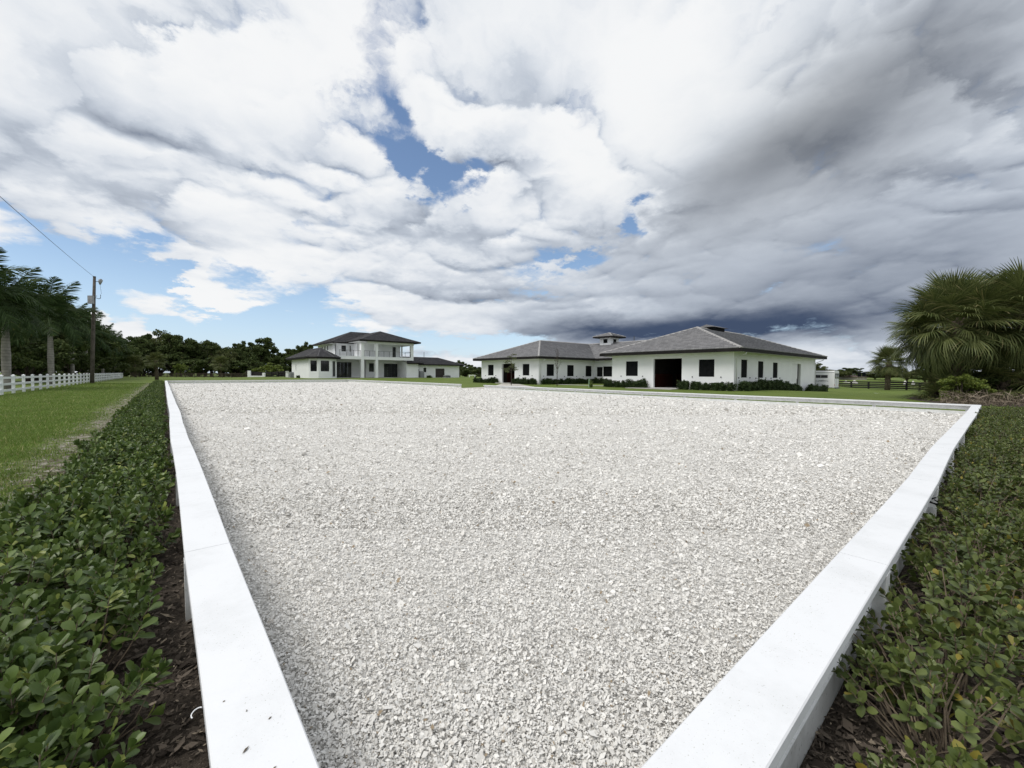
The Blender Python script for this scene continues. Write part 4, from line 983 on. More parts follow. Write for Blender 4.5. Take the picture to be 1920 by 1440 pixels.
# one-storey bay
bay = [(17.9, 83.6), (17.9, 72.07), (19.07, 70.9), (21.05, 70.9), (22.25, 72.1), (22.25, 80.0)]
us = (None, (582, 595, 676.5, 696.5), (602, 616, 676.5, 697), (623, 627, 677.5, 705), None)
for i in range(5):
    p0, p1 = Vector(bay[i]), Vector(bay[i+1]); d = (p1-p0).normalized(); n_ = Vector((d.y, -d.x)); n_ = n_ if n_.dot(Vector((20, 78))-p0) < 0 else -n_
    L = (p1-p0).length; ops = []
    if i == 0: ops = [(2.9, 3.25, 1.6, 2.9)]
    elif i in (1, 2): ops = [(L*.17, L*.83, 1.55, 3.30)]
    elif i == 3: ops = [(L*.22, L*.78, .7, 3.25)]
    wall(ho, p0, p1, .1, 3.75, n_, ops)
    for o in ops: panel(ho, p0, p1, n_, o, .08, .05, m_glass, 'window', 1 if o[1]-o[0] < 1 else 2, m_fascia)
ZB = 3.88; E = [(17.3, 85.2), (17.3, 71.8), (18.8, 70.3), (21.3, 70.3), (22.85, 71.8), (22.85, 85.2)]; e3 = [(x, y, ZB) for x, y in E]
Rf, Rb = (20.08, 73.4, 5.45), (20.08, 81.5, 5.45)
bq = [(e3[0], e3[1], Rf, Rb), (e3[1], e3[2], Rf, Rf), (e3[2], e3[3], Rf, Rf), (e3[3], e3[4], Rf, Rf), (e3[4], e3[5], Rb, Rf), (e3[5], e3[0], Rb, Rb)]
brf = deck(ho, [tuple(dict.fromkeys(v)) for v in bq])
for q in bq: tiles(brf, *q, m_tile_dark)
for q in e3[1:5]: ridge(brf, q, Rf, m_tile_dark)
ridge(brf, Rf, Rb, m_tile_dark); ridge(brf, e3[0], Rb, m_tile_dark)
m = MB()
for i in range(6):
    a, b_ = E[i], E[(i+1) % 6]; m.face((*a, ZB-.26), (*b_, ZB-.26), (*b_, ZB+.0), (*a, ZB+.0))
m.face(*[(x, y, ZB-.26) for x, y in E]); m.build('fascia', m_fascia, ho, raw=True)
# upper floor, left block
YU = 79.9
wall(ho, (24.4, YU), (24.4, 91), .1, 6.9, (-1, 0), [(s_, s_+.75, 5.72, 6.55) for s_ in (4.2, 6.0, 7.8)])
for s_ in (4.2, 6.0, 7.8): panel(ho, (24.4, YU), (24.4, 91), (-1, 0), (s_, s_+.75, 5.72, 6.55), .08, .05, m_glass, 'window', 1, m_fascia)
yb = 81.0
ub = [hy(yb, 630.8, 634, 645, 665.5, 4.30), hy(yb, 640.5, 649, 648, 659), hy(yb, 656, 664.5, 648.5, 659.5), hy(yb, 668, 671.5, 648.5, 666.5, 4.30)]
wall(ho, (24.42, yb), (31.5, yb), 4.0, 6.9, (0, -1), [shift(o, 24.42) for o in ub[1:]]);
for o in ub[1:]: flat_opening((24.42, yb), (31.5, yb), (0, -1), o, 24.42, 1)
# ground floor back walls under the balcony
yg = 78.0
g1_ = [hy(yg, 631.5, 659, 679, 706, Z0+.08)]
wall(ho, (22.4, yg), (29.2, yg), .1, 3.72, (0, -1), [shift(o, 22.4) for o in g1_])
for o in g1_: flat_opening((22.4, yg), (29.2, yg), (0, -1), o, 22.4, 4, 'sliding_door')
yw = 77.0
g2_ = [hy(yw, 685.5, 688, 681, 699), hy(yw, 692, 704, 681, 697), hy(yw, 720, 747.5, 682, 706, Z0+.08), hy(yw, 754, 757, 684, 706, Z0+.08)]
wall(ho, (29.1, yw), (37.6, yw), .1, 3.72, (0, -1), [shift(o, 29.1) for o in g2_ if o[0] > 29.2])
for o in g2_:
    if o[0] > 29.2: flat_opening((29.1, yw), (37.6, yw), (0, -1), o, 29.1, 4 if o[1]-o[0] > 2 else 1, 'sliding_door' if o[1]-o[0] > 2 else 'window')
MB().box(29.1, 29.3, yw+.23, yg-.002, .1, 3.7).build('wall', m_stucco, ho)
# balcony slab, terrace, columns
MB().box(22.9, 36.85, 73.0, 80.98, 3.72, 4.27).build('balcony_slab', m_stucco, ho)
MB().box(22.4, 37.6, 72.6, 80.0, .0, Z0+.06).build('terrace', m_concrete, ho)
for x0, x1, zt in ((26.72, 27.24, 6.62), (29.32, 29.80, 6.6)):
    MB().box(x0, x1, 72.94, 73.72, .2, 3.718).build('column', m_stucco, ho); MB().box(x0, x1, 72.94, 73.72, 4.272, zt).build('column', m_stucco, ho)
MB().box(x0-.001, x1+.001, 72.938, 73.722, 3.70, 4.29).build('column', m_stucco, ho); MB().box(26.719, 27.241, 72.938, 73.722, 3.70, 4.29).build('column', m_stucco, ho)
MB().box(36.30, 36.84, 73.01, 73.55, 4.272, 6.6).build('column', m_stucco, ho); MB().box(35.95, 36.15, 76.3, 76.6, 4.272, 6.6).build('column', m_stucco, ho)
MB().box(27.9, 36.9, 72.98, 73.5, 6.60, 7.0).build('balcony_beam', m_stucco, ho)
MB().box(36.4, 36.9, 73.5, 78, 6.61, 7.0).build('balcony_beam', m_stucco, ho)
# upper right back wall with its door
yr_ = 77.0; ud = [hy(yr_, 736, 742.2, 651, 668.5, 4.28)]
wall(ho, (27.6, yr_), (36.0, yr_), 4.2, 6.98, (0, -1), [shift(o, 27.6) for o in ud])
for o in ud: flat_opening((27.6, yr_), (36.0, yr_), (0, -1), o, 27.6, 1, 'door')
MB().box(27.6, 27.8, yr_+.22, 80.9, 4.28, 6.9).build('wall', m_stucco, ho); MB().box(31.5, 36.0, 80.7, 80.95, .1, 6.95).build('wall', m_stucco, ho)
MB().box(35.8, 36.0, yr_+.23, 80.69, 4.28, 6.95).build('wall', m_stucco, ho)
MB().box(26.5, 37.0, 73.6, 80.6, 6.99, 7.03).build('soffit', m_soffit, ho)
# roofs of the upper floor
ZU = 7.02
m = MB(); m.box(23.5, 37.5, 79.0, 79.06, ZU-.22, ZU).box(23.5, 23.56, 79.06, 91.9, ZU-.22, ZU); m.build('fascia', m_fascia, ho)
MB().box(23.56, 37.5, 79.06, 91.8, ZU-.20, ZU-.17).build('soffit', m_soffit, ho)
hip(ho, 23.5, 38.0, 79.0, 91.9, ZU, 9.62, 'x', m_tile_dark, m_tile_dark, ra=29.2, rb=33)
ZV = 7.10
MB().box(26.3, 38.0, 72.2, 72.26, ZV-.10, ZV+.10).box(26.3, 26.36, 72.26, 79.0, ZV-.10, ZV+.10).box(37.94, 38.0, 72.26, 80.0, ZV-.10, ZV+.10).build('fascia', m_fascia, ho)
hip(ho, 26.3, 38.0, 72.2, 88.0, ZV+.10, 9.32, 'y', m_tile_dark, m_tile_dark, ra=77.6, rb=84, sides='xXy')
# balcony railing
rl = MB().box(23.0, 26.7, 73.06, 73.10, 5.26, 5.31).box(27.26, 29.30, 73.06, 73.10, 5.26, 5.31).box(29.82, 36.28, 73.06, 73.10, 5.26, 5.31).box(36.66, 36.70, 73.56, 77, 5.26, 5.31).build('railing', m_darkmetal, ho)
for a, b_, n_ in ((23.1, 26.6, 4), (27.3, 29.25, 3), (29.9, 36.2, 7)):
    for k in range(n_): xk = a+(b_-a)*k/(n_-1); MB().box(xk-.025, xk+.025, 73.055, 73.105, 4.272, 5.258).build('railing_post', m_darkmetal, rl)
for zk in (4.45, 4.65, 4.85, 5.05):
    m = MB()
    for a, b_ in ((23.0, 26.7), (27.26, 29.3), (29.82, 36.28)): m.box(a, b_, 73.075, 73.083, zk, zk+.012)
    m.build('railing_wire', m_darkmetal, rl)
# low front wall with lean-to roof, garage wing
wall(ho, (35.35, 73.0), (37.85, 73.0), .1, 3.08, (0, -1)); MB().box(37.64, 37.85, 73.23, 76.0, .1, 3.08).build('wall', m_stucco, ho); MB().box(35.35, 35.56, 73.23, 76.98, .1, 3.7).build('wall', m_stucco, ho)
lr_ = deck(ho, [((35.2, 72.3, 3.32), (38.6, 72.3, 3.32), (38.6, 76.4, 4.1), (35.2, 76.4, 4.1))]); tiles(lr_, (35.2, 72.3, 3.32), (38.6, 72.3, 3.32), (38.6, 75.0, 3.70), (35.2, 75.0, 3.70), m_tile_dark)
MB().box(35.2, 38.6, 72.24, 72.30, 3.10, 3.34).box(38.54, 38.6, 72.3, 76, 3.10, 3.34).build('fascia', m_fascia, ho)
yq = 76.0; gw = [hy(yq, 794, 799.3, 689.5, 698), hy(yq, 816.5, 833.5, 691, 707, Z0+.02)]
wall(ho, (37.86, yq), (49.2, yq), -.2, 3.0, (0, -1), [shift(o, 37.86) for o in gw])
flat_opening((37.86, yq), (49.2, yq), (0, -1), gw[0], 37.86, 1); gd = gw[1]
gdo = panel(ho, (37.86, yq), (49.2, yq), (0, -1), shift(gd, 37.86), .10, .04, m_brownmetal, 'garage_door')
for k in range(1, 4): zk = gd[2]+(gd[3]-gd[2])*k/4; MB().box(gd[0]+.02, gd[1]-.02, yq+.088, yq+.098, zk-.015, zk+.015).build('panel_joint', m_black, gdo)
wall(ho, (49.2, yq), (49.2, 85.4), -.2, 3.0, (1, 0))
eaves(ho, 37.2, 50.0, 75.2, 86.2, 2.92, 3.14, .8); hip(ho, 37.2, 50.0, 75.2, 86.2, 3.14, 4.72, 'x', m_tile_dark, m_tile_dark, ra=38.0, rb=46.6)
MB().tube([(43.2, 80.7, 4.6), (43.2, 80.7, 5.9)], .05, 6).build('roof_pipe', m_darkmetal, ho)
def unit(x, y, label, w=.9, h=1.1):
    z = H(x, y); t_ = thing('air_conditioner', label, 'air conditioner', (x, y, z)); MB().box(-w/2, w/2, -w/2, w/2, .05, h-.06).build('housing', m_metal, t_)
    for k in range(6): MB().box(-w/2-.012, w/2+.012, -w/2-.012, w/2+.012, .12+k*(h-.3)/6, .16+k*(h-.3)/6).build('grille_band', m_darkmetal, t_)
    MB().tube([(0, 0, h-.06), (0, 0, h)], [w*.42, w*.40], 14).build('fan_guard', m_darkmetal, t_); MB().box(-w*.6, w*.6, -w*.6, w*.6, -.05, .05).build('pad', m_concrete, t_)
unit(38.6, 75.2, 'tall grey utility unit between the lean-to and the small garage-wing window', .8, 1.75); unit(39.6, 75.2, 'dark condenser unit under the small garage-wing window', .9, 1.3)
x, y = at(549, 74.5); unit(x, y, 'grey condenser unit at the back corner of the low house bay', 1.0, 1.0)
x, y = at(838, 81); unit(x, y, 'low grey box beside the brown garage door', 1.0, .55)
shp = at(805, 79.5); t_ = thing('foundation_shrub', 'low dark shrub beside the condenser units at the house', 'shrub', (shp[0], shp[1], H(*shp)), None); t_.scale = (1.6, 1.6, .6); link('foliage', PD[0][0], t_); link('stem', PD[0][1], t_)
for k, u in enumerate((560, 567, 574)):
    x, y = at(u, 71.0+k*.3); t_ = thing('foundation_shrub', 'low dark shrub along the blank side wall of the house bay', 'shrub', (x, y, H(x, y)), 'shrubs along the house bay', k); t_.scale = (1.3, 1.3, .55); link('foliage', PD[k][0], t_); link('stem', PD[k][1], t_)

# ------------------------------------------------------------------ fences
def board_fence(name, label, pts, post_h, rails, mat, spacing, pw=.07, rw=.014, rh=.075, cap=False, z=None):
    """posts and single boards along a polyline"""
    root = thing(name, label, 'fence', (pts[0][0], pts[0][1], 0)); o = Vector((*pts[0], 0))
    for a, b_ in zip(pts, pts[1:]):
        a, b_ = Vector(a), Vector(b_); L = (b_-a).length; d = (b_-a)/L; s = Vector((d.y, -d.x)); n = max(1, round(L/spacing))
        zs = [(H(*(a+d*(L*k/n))) if z is None else z) for k in range(n+1)]
        for k in range(n+1):
            q = a+d*(L*k/n); m = MB(); q0 = Vector((q.x, q.y, zs[k]))-o
            c = [q0+Vector((*(d*i+s*j), 0)) for i, j in ((-pw, -pw), (pw, -pw), (pw, pw), (-pw, pw))]
            po = m.hexa([v-Vector((0, 0, .3)) for v in c], [v+Vector((0, 0, post_h)) for v in c]).build('post', mat, root)
            if cap:
                m = MB(); e = [q0+Vector((*(d*i+s*j), post_h)) for i, j in ((-pw*1.25, -pw*1.25), (pw*1.25, -pw*1.25), (pw*1.25, pw*1.25), (-pw*1.25, pw*1.25))]; tp = q0+Vector((0, 0, post_h+.09))
                m.hexa(e, [v+Vector((0, 0, .03)) for v in e])
                for i in range(4): m.face(e[i]+Vector((0, 0, .03)), e[(i+1) % 4]+Vector((0, 0, .03)), tp)
                m.build('post_cap', mat, po, raw=True)
        for k in range(n):
            q0, q1 = a+d*(L*k/n+pw), a+d*(L*(k+1)/n-pw)
            for rz in rails:
                m = MB(); off = 0 if cap else -(pw+rw+.002); A = Vector((q0.x, q0.y, zs[k]+rz))-o+Vector((*(s*off), 0)); B = Vector((q1.x, q1.y, zs[k+1]+rz))-o+Vector((*(s*off), 0)); w = Vector((*(s*rw), 0)); u = Vector((0, 0, rh))
                if not cap: A -= Vector((*(d*pw*.98), 0)); B += Vector((*(d*pw*.98), 0))
                m.hexa([A-w, A+w, B+w, B-w], [A-w+u, A+w+u, B+w+u, B-w+u]).build('rail', mat, root)
    return root
board_fence('vinyl_fence', 'white three-rail vinyl fence with capped posts running past the utility pole', [(-6.9, 31.0), (-6.9, 124)], 1.05, (.16, .52, .88), m_vinyl, 2.38, .065, .02, .13, True)
fx = [at(245, 106), at(470, 104)]
board_fence('board_fence', 'weathered brown four-board fence in front of the far tree line', fx, 1.15, (.12, .40, .68, .97), m_brownfence, 2.45, .06, .018, .12)
board_fence('board_fence', 'black four-board fence between the horse trailer and the palm clump', [at(1566, 66), at(1700, 58), at(1752, 53)], 1.1, (.10, .36, .62, .92), m_blackfence, 2.5, .085, .02, .19, z=-.74)
gt = thing('field_gate', 'black board gate at the end of the black fence by the palms', 'gate', (*at(1752.5, 53), -.74)); g0, g1 = Vector(at(1752.5, 53)), Vector(at(1777, 50.5)); dd = g1-g0
for k in range(5):
    p = dd*.0; z_ = .12+k*.22; MB().hexa([(0, 0, z_), (dd.x, dd.y, z_), (dd.x, dd.y+.05, z_), (0, .05, z_)], [(0, 0, z_+.13), (dd.x, dd.y, z_+.13), (dd.x, dd.y+.05, z_+.13), (0, .05, z_+.13)]).build('board', m_blackfence, gt)
for f_ in (0, .33, .66, 1): MB().box(dd.x*f_-.06, dd.x*f_+.06, dd.y*f_+.06, dd.y*f_+.16, -.2, 1.2).build('upright', m_blackfence, gt)

# ------------------------------------------------------------------ utility pole and its cable
px0, py0 = -6.25, onx(172, -6.25); dpt = dsp(px0, py0); ph = zv(181, 521, dpt)
ln_ = RT0*((181-172)*dpt/FPX)
po = thing('utility_pole', 'weathered wooden utility pole leaning beside the white fence', 'utility pole', (px0, py0, 0))
tp = Vector((ln_.x, ln_.y, ph))
MB().tube([(0, 0, -.5), tuple(tp*.4), tuple(tp*.75), tuple(tp)], [.20, .18, .15, .125], 14).build('shaft', m_pole, po, True)
MB().box(tp.x-.12, tp.x+.12, tp.y-.12, tp.y+.12, ph, ph+.10).build('pole_cap', m_darkmetal, po)
mz = tp*.785; rd = Vector((RT0.x, RT0.y, 0)); fd = Vector((FW0.x, FW0.y, 0))
bx_ = MB(); c0 = mz-fd*.28
bx_.hexa([c0-rd*.30-fd*.14+Vector((0, 0, -.45)), c0+rd*.22-fd*.14+Vector((0, 0, -.45)), c0+rd*.22+fd*.10+Vector((0, 0, -.45)), c0-rd*.30+fd*.10+Vector((0, 0, -.45))],
         [c0-rd*.30-fd*.14+Vector((0, 0, .45)), c0+rd*.22-fd*.14+Vector((0, 0, .45)), c0+rd*.22+fd*.10+Vector((0, 0, .45)), c0-rd*.30+fd*.10+Vector((0, 0, .45))])
bx_.build('junction_box', m_metal, po); 
ar = MB().tube([tuple(mz+Vector((0, 0, .35))), tuple(mz+rd*.55+Vector((0, 0, .15))), tuple(mz+rd*.75+Vector((0, 0, .22))), tuple(mz+rd*.78+Vector((0, 0, .6)))], .035, 6).build('bracket_arm', m_darkmetal, po)
MB().tube([tuple(mz-rd*.32+Vector((0, 0, .47))), tuple(mz+rd*.35+Vector((0, 0, .47)))], .04, 6).build('box_rail', m_metal, po)
hd = tp+rd*.62+Vector((0, 0, -.45)); MB().tube([tuple(tp-Vector((0, 0, .5))), tuple(hd)], .03, 6).build('lamp_arm', m_darkmetal, po)
MB().tube([tuple(hd-Vector((0, 0, .38))), tuple(hd-Vector((0, 0, .1))), tuple(hd+rd*.1+Vector((0, 0, .15))), tuple(hd+rd*.16+Vector((0, 0, .25)))], [.06, .17, .19, .05], 10).build('insulator', m_metal, po, True)
MB().tube([tuple(hd-Vector((0, 0, .35))), tuple(hd+rd*.12-Vector((0, 0, 1.4))), tuple(mz+rd*.70+Vector((0, 0, .6)))], .012, 5).build('drop_wire', m_darkmetal, po)
top = Vector((px0, py0, 0))+tp
end = Vector((px0, 15.0, ph-2.7)); pts = []      # the next pole of the line stands outside the view
for i in range(25):
    t_ = i/24; p = top.lerp(end, t_); p.z -= 4*.20*t_*(1-t_); pts.append(tuple(p))
tag(MB().tube(pts, .014, 6).build('power_cable', m_darkmetal), 'thin overhead cable strung from the top of the utility pole', 'cable')

# ------------------------------------------------------------------ horse trailer behind the stable
tz = -.55; tr = thing('horse_trailer', 'white horse trailer with a dark window band parked behind the stable', 'trailer', (58.6, 12.15, tz))
m_trw = simple('white_trailer_paint', (.82, .83, .84), (.77, .78, .79), .8, .35, .5)
TL, TW, TH = 6.2, 2.05, 2.35
m = MB(); prof = [(0, .42), (0, TH-.08), (.08, TH), (TW-.08, TH), (TW, TH-.08), (TW, .42)]
for yk in (0, TL): m.v += [(x, yk, z) for x, z in prof]
m.f += [tuple(range(6)), tuple(range(6, 12))]+[(i, (i+1) % 6, 6+(i+1) % 6, 6+i) for i in range(6)]
bd = m.build('body', m_trw, tr)
for y0, y1 in ((.62, 1.25), (1.29, 1.95), (1.99, 2.65), (3.2, 3.9), (4.2, 4.9)):
    w_ = MB().box(-.018, -.002, y0, y1, 1.52, 1.86).build('window', m_glass, tr)
MB().box(-.012, .0, .02, TL-.02, TH-.22, TH-.17).build('trim_strip', m_metal, tr)
m = MB()
for (a, z0, b_, z1, h_) in ((.55, 1.12, 1.0, 1.20, .05), (1.0, 1.20, 1.5, 1.12, .07), (1.45, 1.10, 2.1, 1.22, .05), (.8, 1.05, 1.3, 1.10, .03), (1.7, 1.05, 2.6, 1.14, .03)):
    m.face((-.006, a, z0), (-.006, b_, z1), (-.006, b_, z1+h_), (-.006, a, z0+h_))
m.build('swoosh_decal', m_darkmetal, tr, raw=True)
MB().box(.02, TW-.02, -.02, -.001, .55, TH-.12).build('ramp_door', m_trw, tr)
for x0, x1, z0, z1 in ((.20, .85, 1.45, 2.05), (1.15, 1.85, 1.45, 2.05)): MB().box(x0, x1, -.035, -.021, z0, z1).build('window', m_glass, tr)
for x0 in (.10, 1.0, 1.90): MB().box(x0, x0+.06, -.04, -.021, .6, TH-.15).build('door_bar', m_metal, tr)
for x0 in (.06, 1.86): MB().box(x0, x0+.12, -.045, -.022, .62, .80).build('tail_light', simple('red_lens', (.30, .012, .01), None, rough=.3), tr)
for yk in (2.5, 3.4):
    for x0 in (.02, TW-.24):
        wh = MB().tube([(x0, yk, .36), (x0+.22, yk, .36)], .36, 20).build('wheel', m_black, tr); MB().tube([(x0-.012, yk, .36), (x0, yk, .36)], .2, 14).build('rim', m_metal, wh)
MB().box(-.05, .0, 1.95, 4.0, .70, .84).build('fender', m_trw, tr); MB().box(.1, TW-.1, .2, TL-.2, .34, .42).build('chassis', m_darkmetal, tr); MB().tube([(TW/2, TL-.1, .44), (TW/2, TL+1.2, .44)], .06, 6).build('drawbar', m_darkmetal, tr)
MB().box(.05, TW-.05, -.16, -.03, .30, .42).build('bumper', m_darkmetal, tr)
# sand heaps behind the black fence
def heap(x, y, z, w, h, label, seed, mat):
    r = random.Random(seed); m = MB(); n, k = 18, 7
    for j in range(k):
        q = j/(k-1)
        for i in range(n):
            a = 2*math.pi*i/n; rr_ = w/2*(1-q)*(1+.18*math.sin(a*3+seed)+r.uniform(-.06, .06)); m.v.append((math.cos(a)*rr_, math.sin(a)*rr_*.7, h*(1-(1-q)**1.7)+r.uniform(-.03, .03)-.05))
    for j in range(k-1):
        for i in range(n): m.f.append((j*n+i, j*n+(i+1) % n, (j+1)*n+(i+1) % n, (j+1)*n+i))
    o = m.build('sand_heap', mat, None, True); o.location = (x, y, z); tag(o, label, 'sand heap', 'pale sand heaps behind the black fence'); return o
m_heap = simple('bleached_sand', (.62, .61, .58), (.52, .51, .48), 2, .95)
for i, (u, wp, vt) in enumerate(((1586, 26, 713.5), (1602, 22, 713.0), (1575, 16, 715.5))):
    x, y = at(u, 84); heap(x, y, -.75, wp*84/FPX, zv(u, vt, 84)+.75, 'pale sand heap beside the trailer, seen over the black fence', i, m_heap)
for i, (u, wp, vt) in enumerate(((1697, 9, 713.0), (1712, 8, 713.5))):
    x, y = at(u, 92); heap(x, y, -.75, wp*92/FPX, zv(u, vt, 92)+.75, 'small pale sand heap behind the black fence near the small fan palm', 5+i, m_heap)
# bare sandy places in the lawn
def patch(name, u, v, w, d_, mat, seed, dz=.012):
    r = random.Random(seed); dp = (CAM_Z+.3)*FPX/(v-hz(u)); x, y = at(u, dp)
    return sheet(name, [(x+math.cos(a)*w*r.uniform(.7, 1.1), y+math.sin(a)*d_*r.uniform(.7, 1.1)) for a in [2*math.pi*i/14 for i in range(14)]], mat, dz, step=2)
patch('sand_patch', 1560, 731.5, 1.6, 1.2, m_sandpath, 1); 
p_ = [at(1640, 47.5), at(1700, 42.5), at(1780, 37.5), at(1800, 34.0), at(1770, 34.6), at(1690, 41.0), at(1640, 46.2)]
sheet('sand_path', p_, m_sandpath, .014, step=2)
sheet('palm_bed', [at(1770, 18.6), at(1960, 16.5), at(2100, 16.5), at(2100, 27), at(1900, 27), at(1720, 26.5), at(1700, 23)], m_mulchbed, .012, step=3)
r = np.random.default_rng(77); qx_, qy_ = [], []
for k in range(5200):
    a_, d_ = r.uniform(1765, 1960), r.uniform(17.6, 23.5); x, y = at(a_, d_); qx_.append(x); qy_.append(y)
V1, F1 = flakes(np.array(qx_), np.array(qy_), np.full(5200, .02)+r.random(5200)**3*.5, .22*np.exp(r.normal(0, .5, 5200)), r.uniform(.04, .14, 5200), r, .8)
kind(link('palm_litter', np_mesh('palm_litter', V1, F1, m_boot)), 'stuff', 'grey-brown dead palm thatch lying under the palm clump')

# ------------------------------------------------------------------ saplings and small things by the stable
def sapling(label, u, vb, vt, leafy, seed):
    dp = CAM_Z*FPX/(vb-hz(u)); x, y = at(u, dp); h = zv(u, vt, dp); r = random.Random(seed); t_ = thing('sapling', label, 'sapling', (x, y, 0))
    m = MB(); tk = [(0, 0, -.1), (.02, .01, h*.4), (.0, .03, h*.75), (.03, 0, h)]; m.tube(tk, [.045, .035, .022, .008], 6); m.build('trunk', m_bark, t_, True)
    b_ = MB(); C = []
    n = 13 if leafy else 22
    for k in range(n):
        f_ = r.uniform(.38, .97) if leafy else r.uniform(.30, .9); a = k*2.4+r.uniform(-.3, .3); L = (1.25 if leafy else 1.0)*(1.08-f_*.75)*r.uniform(.7, 1.2); p0 = Vector((0, .02, h*f_))
        up_ = .18 if leafy else 1.5; p1 = p0+Vector((math.cos(a)*L*(1 if leafy else .45), math.sin(a)*L*(1 if leafy else .45), L*up_*(1 if leafy else .75)))
        mid = (p0+p1)/2+Vector((math.cos(a)*.05, math.sin(a)*.05, -.03)); b_.tube([p0, mid, p1], [.018, .011, .004], 4, False)
        for j in range(4 if not leafy else 3):
            q = mid.lerp(p1, r.uniform(.1, 1)); e = q+Vector((r.uniform(-.25, .25), r.uniform(-.25, .25), r.uniform(.0, .3 if not leafy else .1))); b_.tube([q, e], [.007, .003], 3, False)
        if leafy:
            for j in range(70): C.append(tuple(mid.lerp(p1, r.uniform(-.1, 1.15))+Vector((r.gauss(0, .13), r.gauss(0, .13), r.gauss(.03, .045)))))
    b_.build('branch', m_bark, t_)
    if leafy: V, F = quad_cloud(np.array(C), .045, np.random.default_rng(seed)); link('crown', np_mesh('crown', V, F, m_sapling), t_)
    return t_
sapling('young leafy sapling with flat tiers of thin foliage before the far stable doorway', 958.6, 723, 664, True, 1)
sapling('bare leafless sapling in front of the courtyard side of the stable', 1044.5, 724.5, 655, False, 2)
dp = CAM_Z*FPX/(726.5-hz(1105)); x, y = at(1104.5, dp); t_ = thing('hose_post', 'pale green standpipe post in the grass of the stable courtyard', 'post', (x, y, 0))
MB().tube([(0, 0, -.1), (0, 0, .85)], .045, 8).build('pipe', simple('pale_green_paint', (.36, .52, .36), (.30, .45, .30), 3, .6), t_); MB().tube([(0, 0, .72), (.12, -.10, .70), (.14, -.12, .62)], .02, 6).build('tap', m_metal, t_)
x, y = at(1108.5, dp-.4); t_ = thing('foundation_shrub', 'small green bush beside the pale green standpipe', 'shrub', (x, y, 0)); t_.scale = (.55, .55, .85); cr = link('foliage', PD[1][0], t_); link('stem', PD[1][1], t_); cr.material_slots[0].link = 'OBJECT'; cr.material_slots[0].material = m_hedge

# ------------------------------------------------------------------ low white walls and far buildings by the house
def blockwall(name, label, cat, parts):
    root = thing(name, label, cat, (*at(*parts[0][0]), 0))
    o = Vector(root.location)
    for (pu, z0, z1, wpx, nm, mat) in [(q[0], *q[1:]) for q in parts]:
        u, dp = pu; a, b_ = Vector(at(u, dp))-o.xy, Vector(at(u+wpx, dp))-o.xy; n_ = Vector((FW0.x, FW0.y))*.35
        MB().hexa([(*a, z0), (*b_, z0), (*(b_+n_), z0), (*(a+n_), z0)], [(*a, z1), (*b_, z1), (*(b_+n_), z1), (*(a+n_), z1)]).build(nm, mat, root)
    return root
D = 92
blockwall('entrance_wall', 'low white entrance wall with two pillars beside the lime green shrub', 'wall', [((464, D), -.3, zv(464, 695, D), 5, 'pillar', m_stucco), ((469.1, D), -.3, zv(480, 704.5, D), 22.5, 'wall_base', m_stucco), ((491.7, D), -.3, zv(493, 699, D), 4.5, 'pillar', m_stucco), ((469.1, D+.6), -.3, zv(480, 697, D), 22.5, 'infill_rail', m_blackfence)])
blockwall('gate_pillar', 'short white pillar between the lime shrub and the house bay', 'pillar', [((535.5, 80), -.3, zv(537, 697, 80), 4.6, 'pillar', m_stucco), ((535.2, 79.9), zv(537, 697, 80)+.002, zv(537, 696, 80), 5.2, 'pillar_cap', m_trim)])
board_fence('board_fence', 'dark board fence between the white entrance wall and the house bay', [at(497, 93), at(534, 90)], 1.25, (.15, .5, .85, 1.1), m_blackfence, 2.4, .06, .018, .2)
blockwall('white_bench', 'long low white bench on the lawn between the house and the stable', 'bench', [((878.5, 98), H(*at(880, 98))+.38, H(*at(880, 98))+.52, 13, 'seat', m_trim), ((879.5, 98), H(*at(880, 98))-.1, H(*at(880, 98))+.379, 1.2, 'leg', m_trim), ((889.5, 98), H(*at(880, 98))-.1, H(*at(880, 98))+.379, 1.2, 'leg', m_trim)])
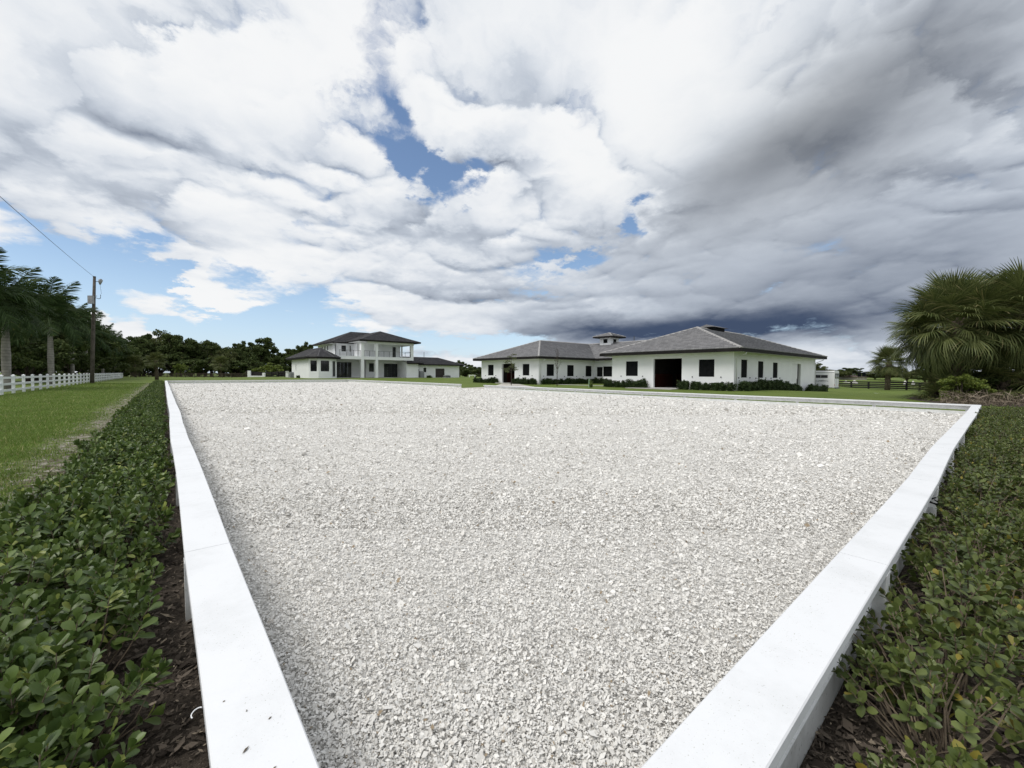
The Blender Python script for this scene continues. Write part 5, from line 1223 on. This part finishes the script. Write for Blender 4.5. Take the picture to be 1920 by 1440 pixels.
def cottage(label, u, dp, vb, vt, wpx, wallc, roofc, seed):
    x, y = at(u, dp); w = wpx*dp/FPX; h = zv(u, vt, dp); t_ = thing('cottage', label, 'house', (x, y, 0), None, -YAW); e = h*.62
    wl = MB().box(-w/2, w/2, 0, 7, -.3, e).build('wall', wallc, t_)
    m = MB(); a = w/2+.4; m.face((-a, -.4, e), (a, -.4, e), (a*.55, 3.5, h), (-a*.55, 3.5, h)).face((a, 7.4, e), (-a, 7.4, e), (-a*.55, 3.5, h), (a*.55, 3.5, h)).face((-a, 7.4, e), (-a, -.4, e), (-a*.55, 3.5, h)).face((a, -.4, e), (a, 7.4, e), (a*.55, 3.5, h)).face((-a, -.4, e-.01), (-a, 7.4, e-.01), (a, 7.4, e-.01), (a, -.4, e-.01))
    m.build('roof', roofc, t_, raw=True)
    for k in (-.28, .2): MB().box(w*k-.5, w*k+.5, -.03, -.002, .9, 2.1).build('window', m_glass, t_)
m_tan = simple('tan_stucco', (.46, .40, .32), (.40, .34, .27), 1, .85); m_rb = simple('brown_shingle', (.115, .085, .07), (.08, .06, .05), 3, .9); m_pinkwall = simple('pale_cream_stucco', (.60, .56, .50), (.52, .48, .43), 1, .85)
cottage('tan cottage with brown roof half hidden behind trees by the entrance wall', 446, 130, 707, 687, 26, m_tan, m_rb, 1)
cottage('pale cream cottage half hidden in the far tree line beyond the black fence', 1616, 112, 718, 704, 18, m_pinkwall, m_rb, 2)

# a wisp of loose paint thread and leaves lying on the near cap boards
r_ = random.Random(4)
for i, (x, y) in enumerate(((.145, 1.20), (.19, 1.10), (.165, 1.34), (.21, 1.27), (.12, 1.42))):
    m = MB(); a = r_.uniform(0, 3.1); L = (.012, .006, .005, .006, .004)[i]; w = L*.22; d = Vector((math.cos(a), math.sin(a), 0)); s = Vector((-d.y, d.x, 0)); c = Vector((0, 0, .0045))
    m.v = [tuple(c-d*L), tuple(c-s*w+Vector((0, 0, .002))), tuple(c+d*L), tuple(c+s*w+Vector((0, 0, .002))), tuple(c-Vector((0, 0, .0035)))]; m.f = [(0, 1, 2, 3), (0, 4, 1), (1, 4, 2), (2, 4, 3), (3, 4, 0)]
    o = m.build('fallen_leaf', m_boot); o.location = (x, y, CZT+.001); tag(o, 'tiny dry leaf scrap lying on the white cap board beside the dense hedge', 'leaf', 'leaf scraps on the cap board')
pts = [(X0-.004-.012*(1-math.cos(a)), 1.46+.012*math.sin(a), CZT-.012-.004*a) for a in [k*.42 for k in range(10)]]
tag(MB().tube(pts, .0016, 5).build('paint_curl', m_trim), 'curled white strip of peeling paint at the cap board edge', 'paint curl')
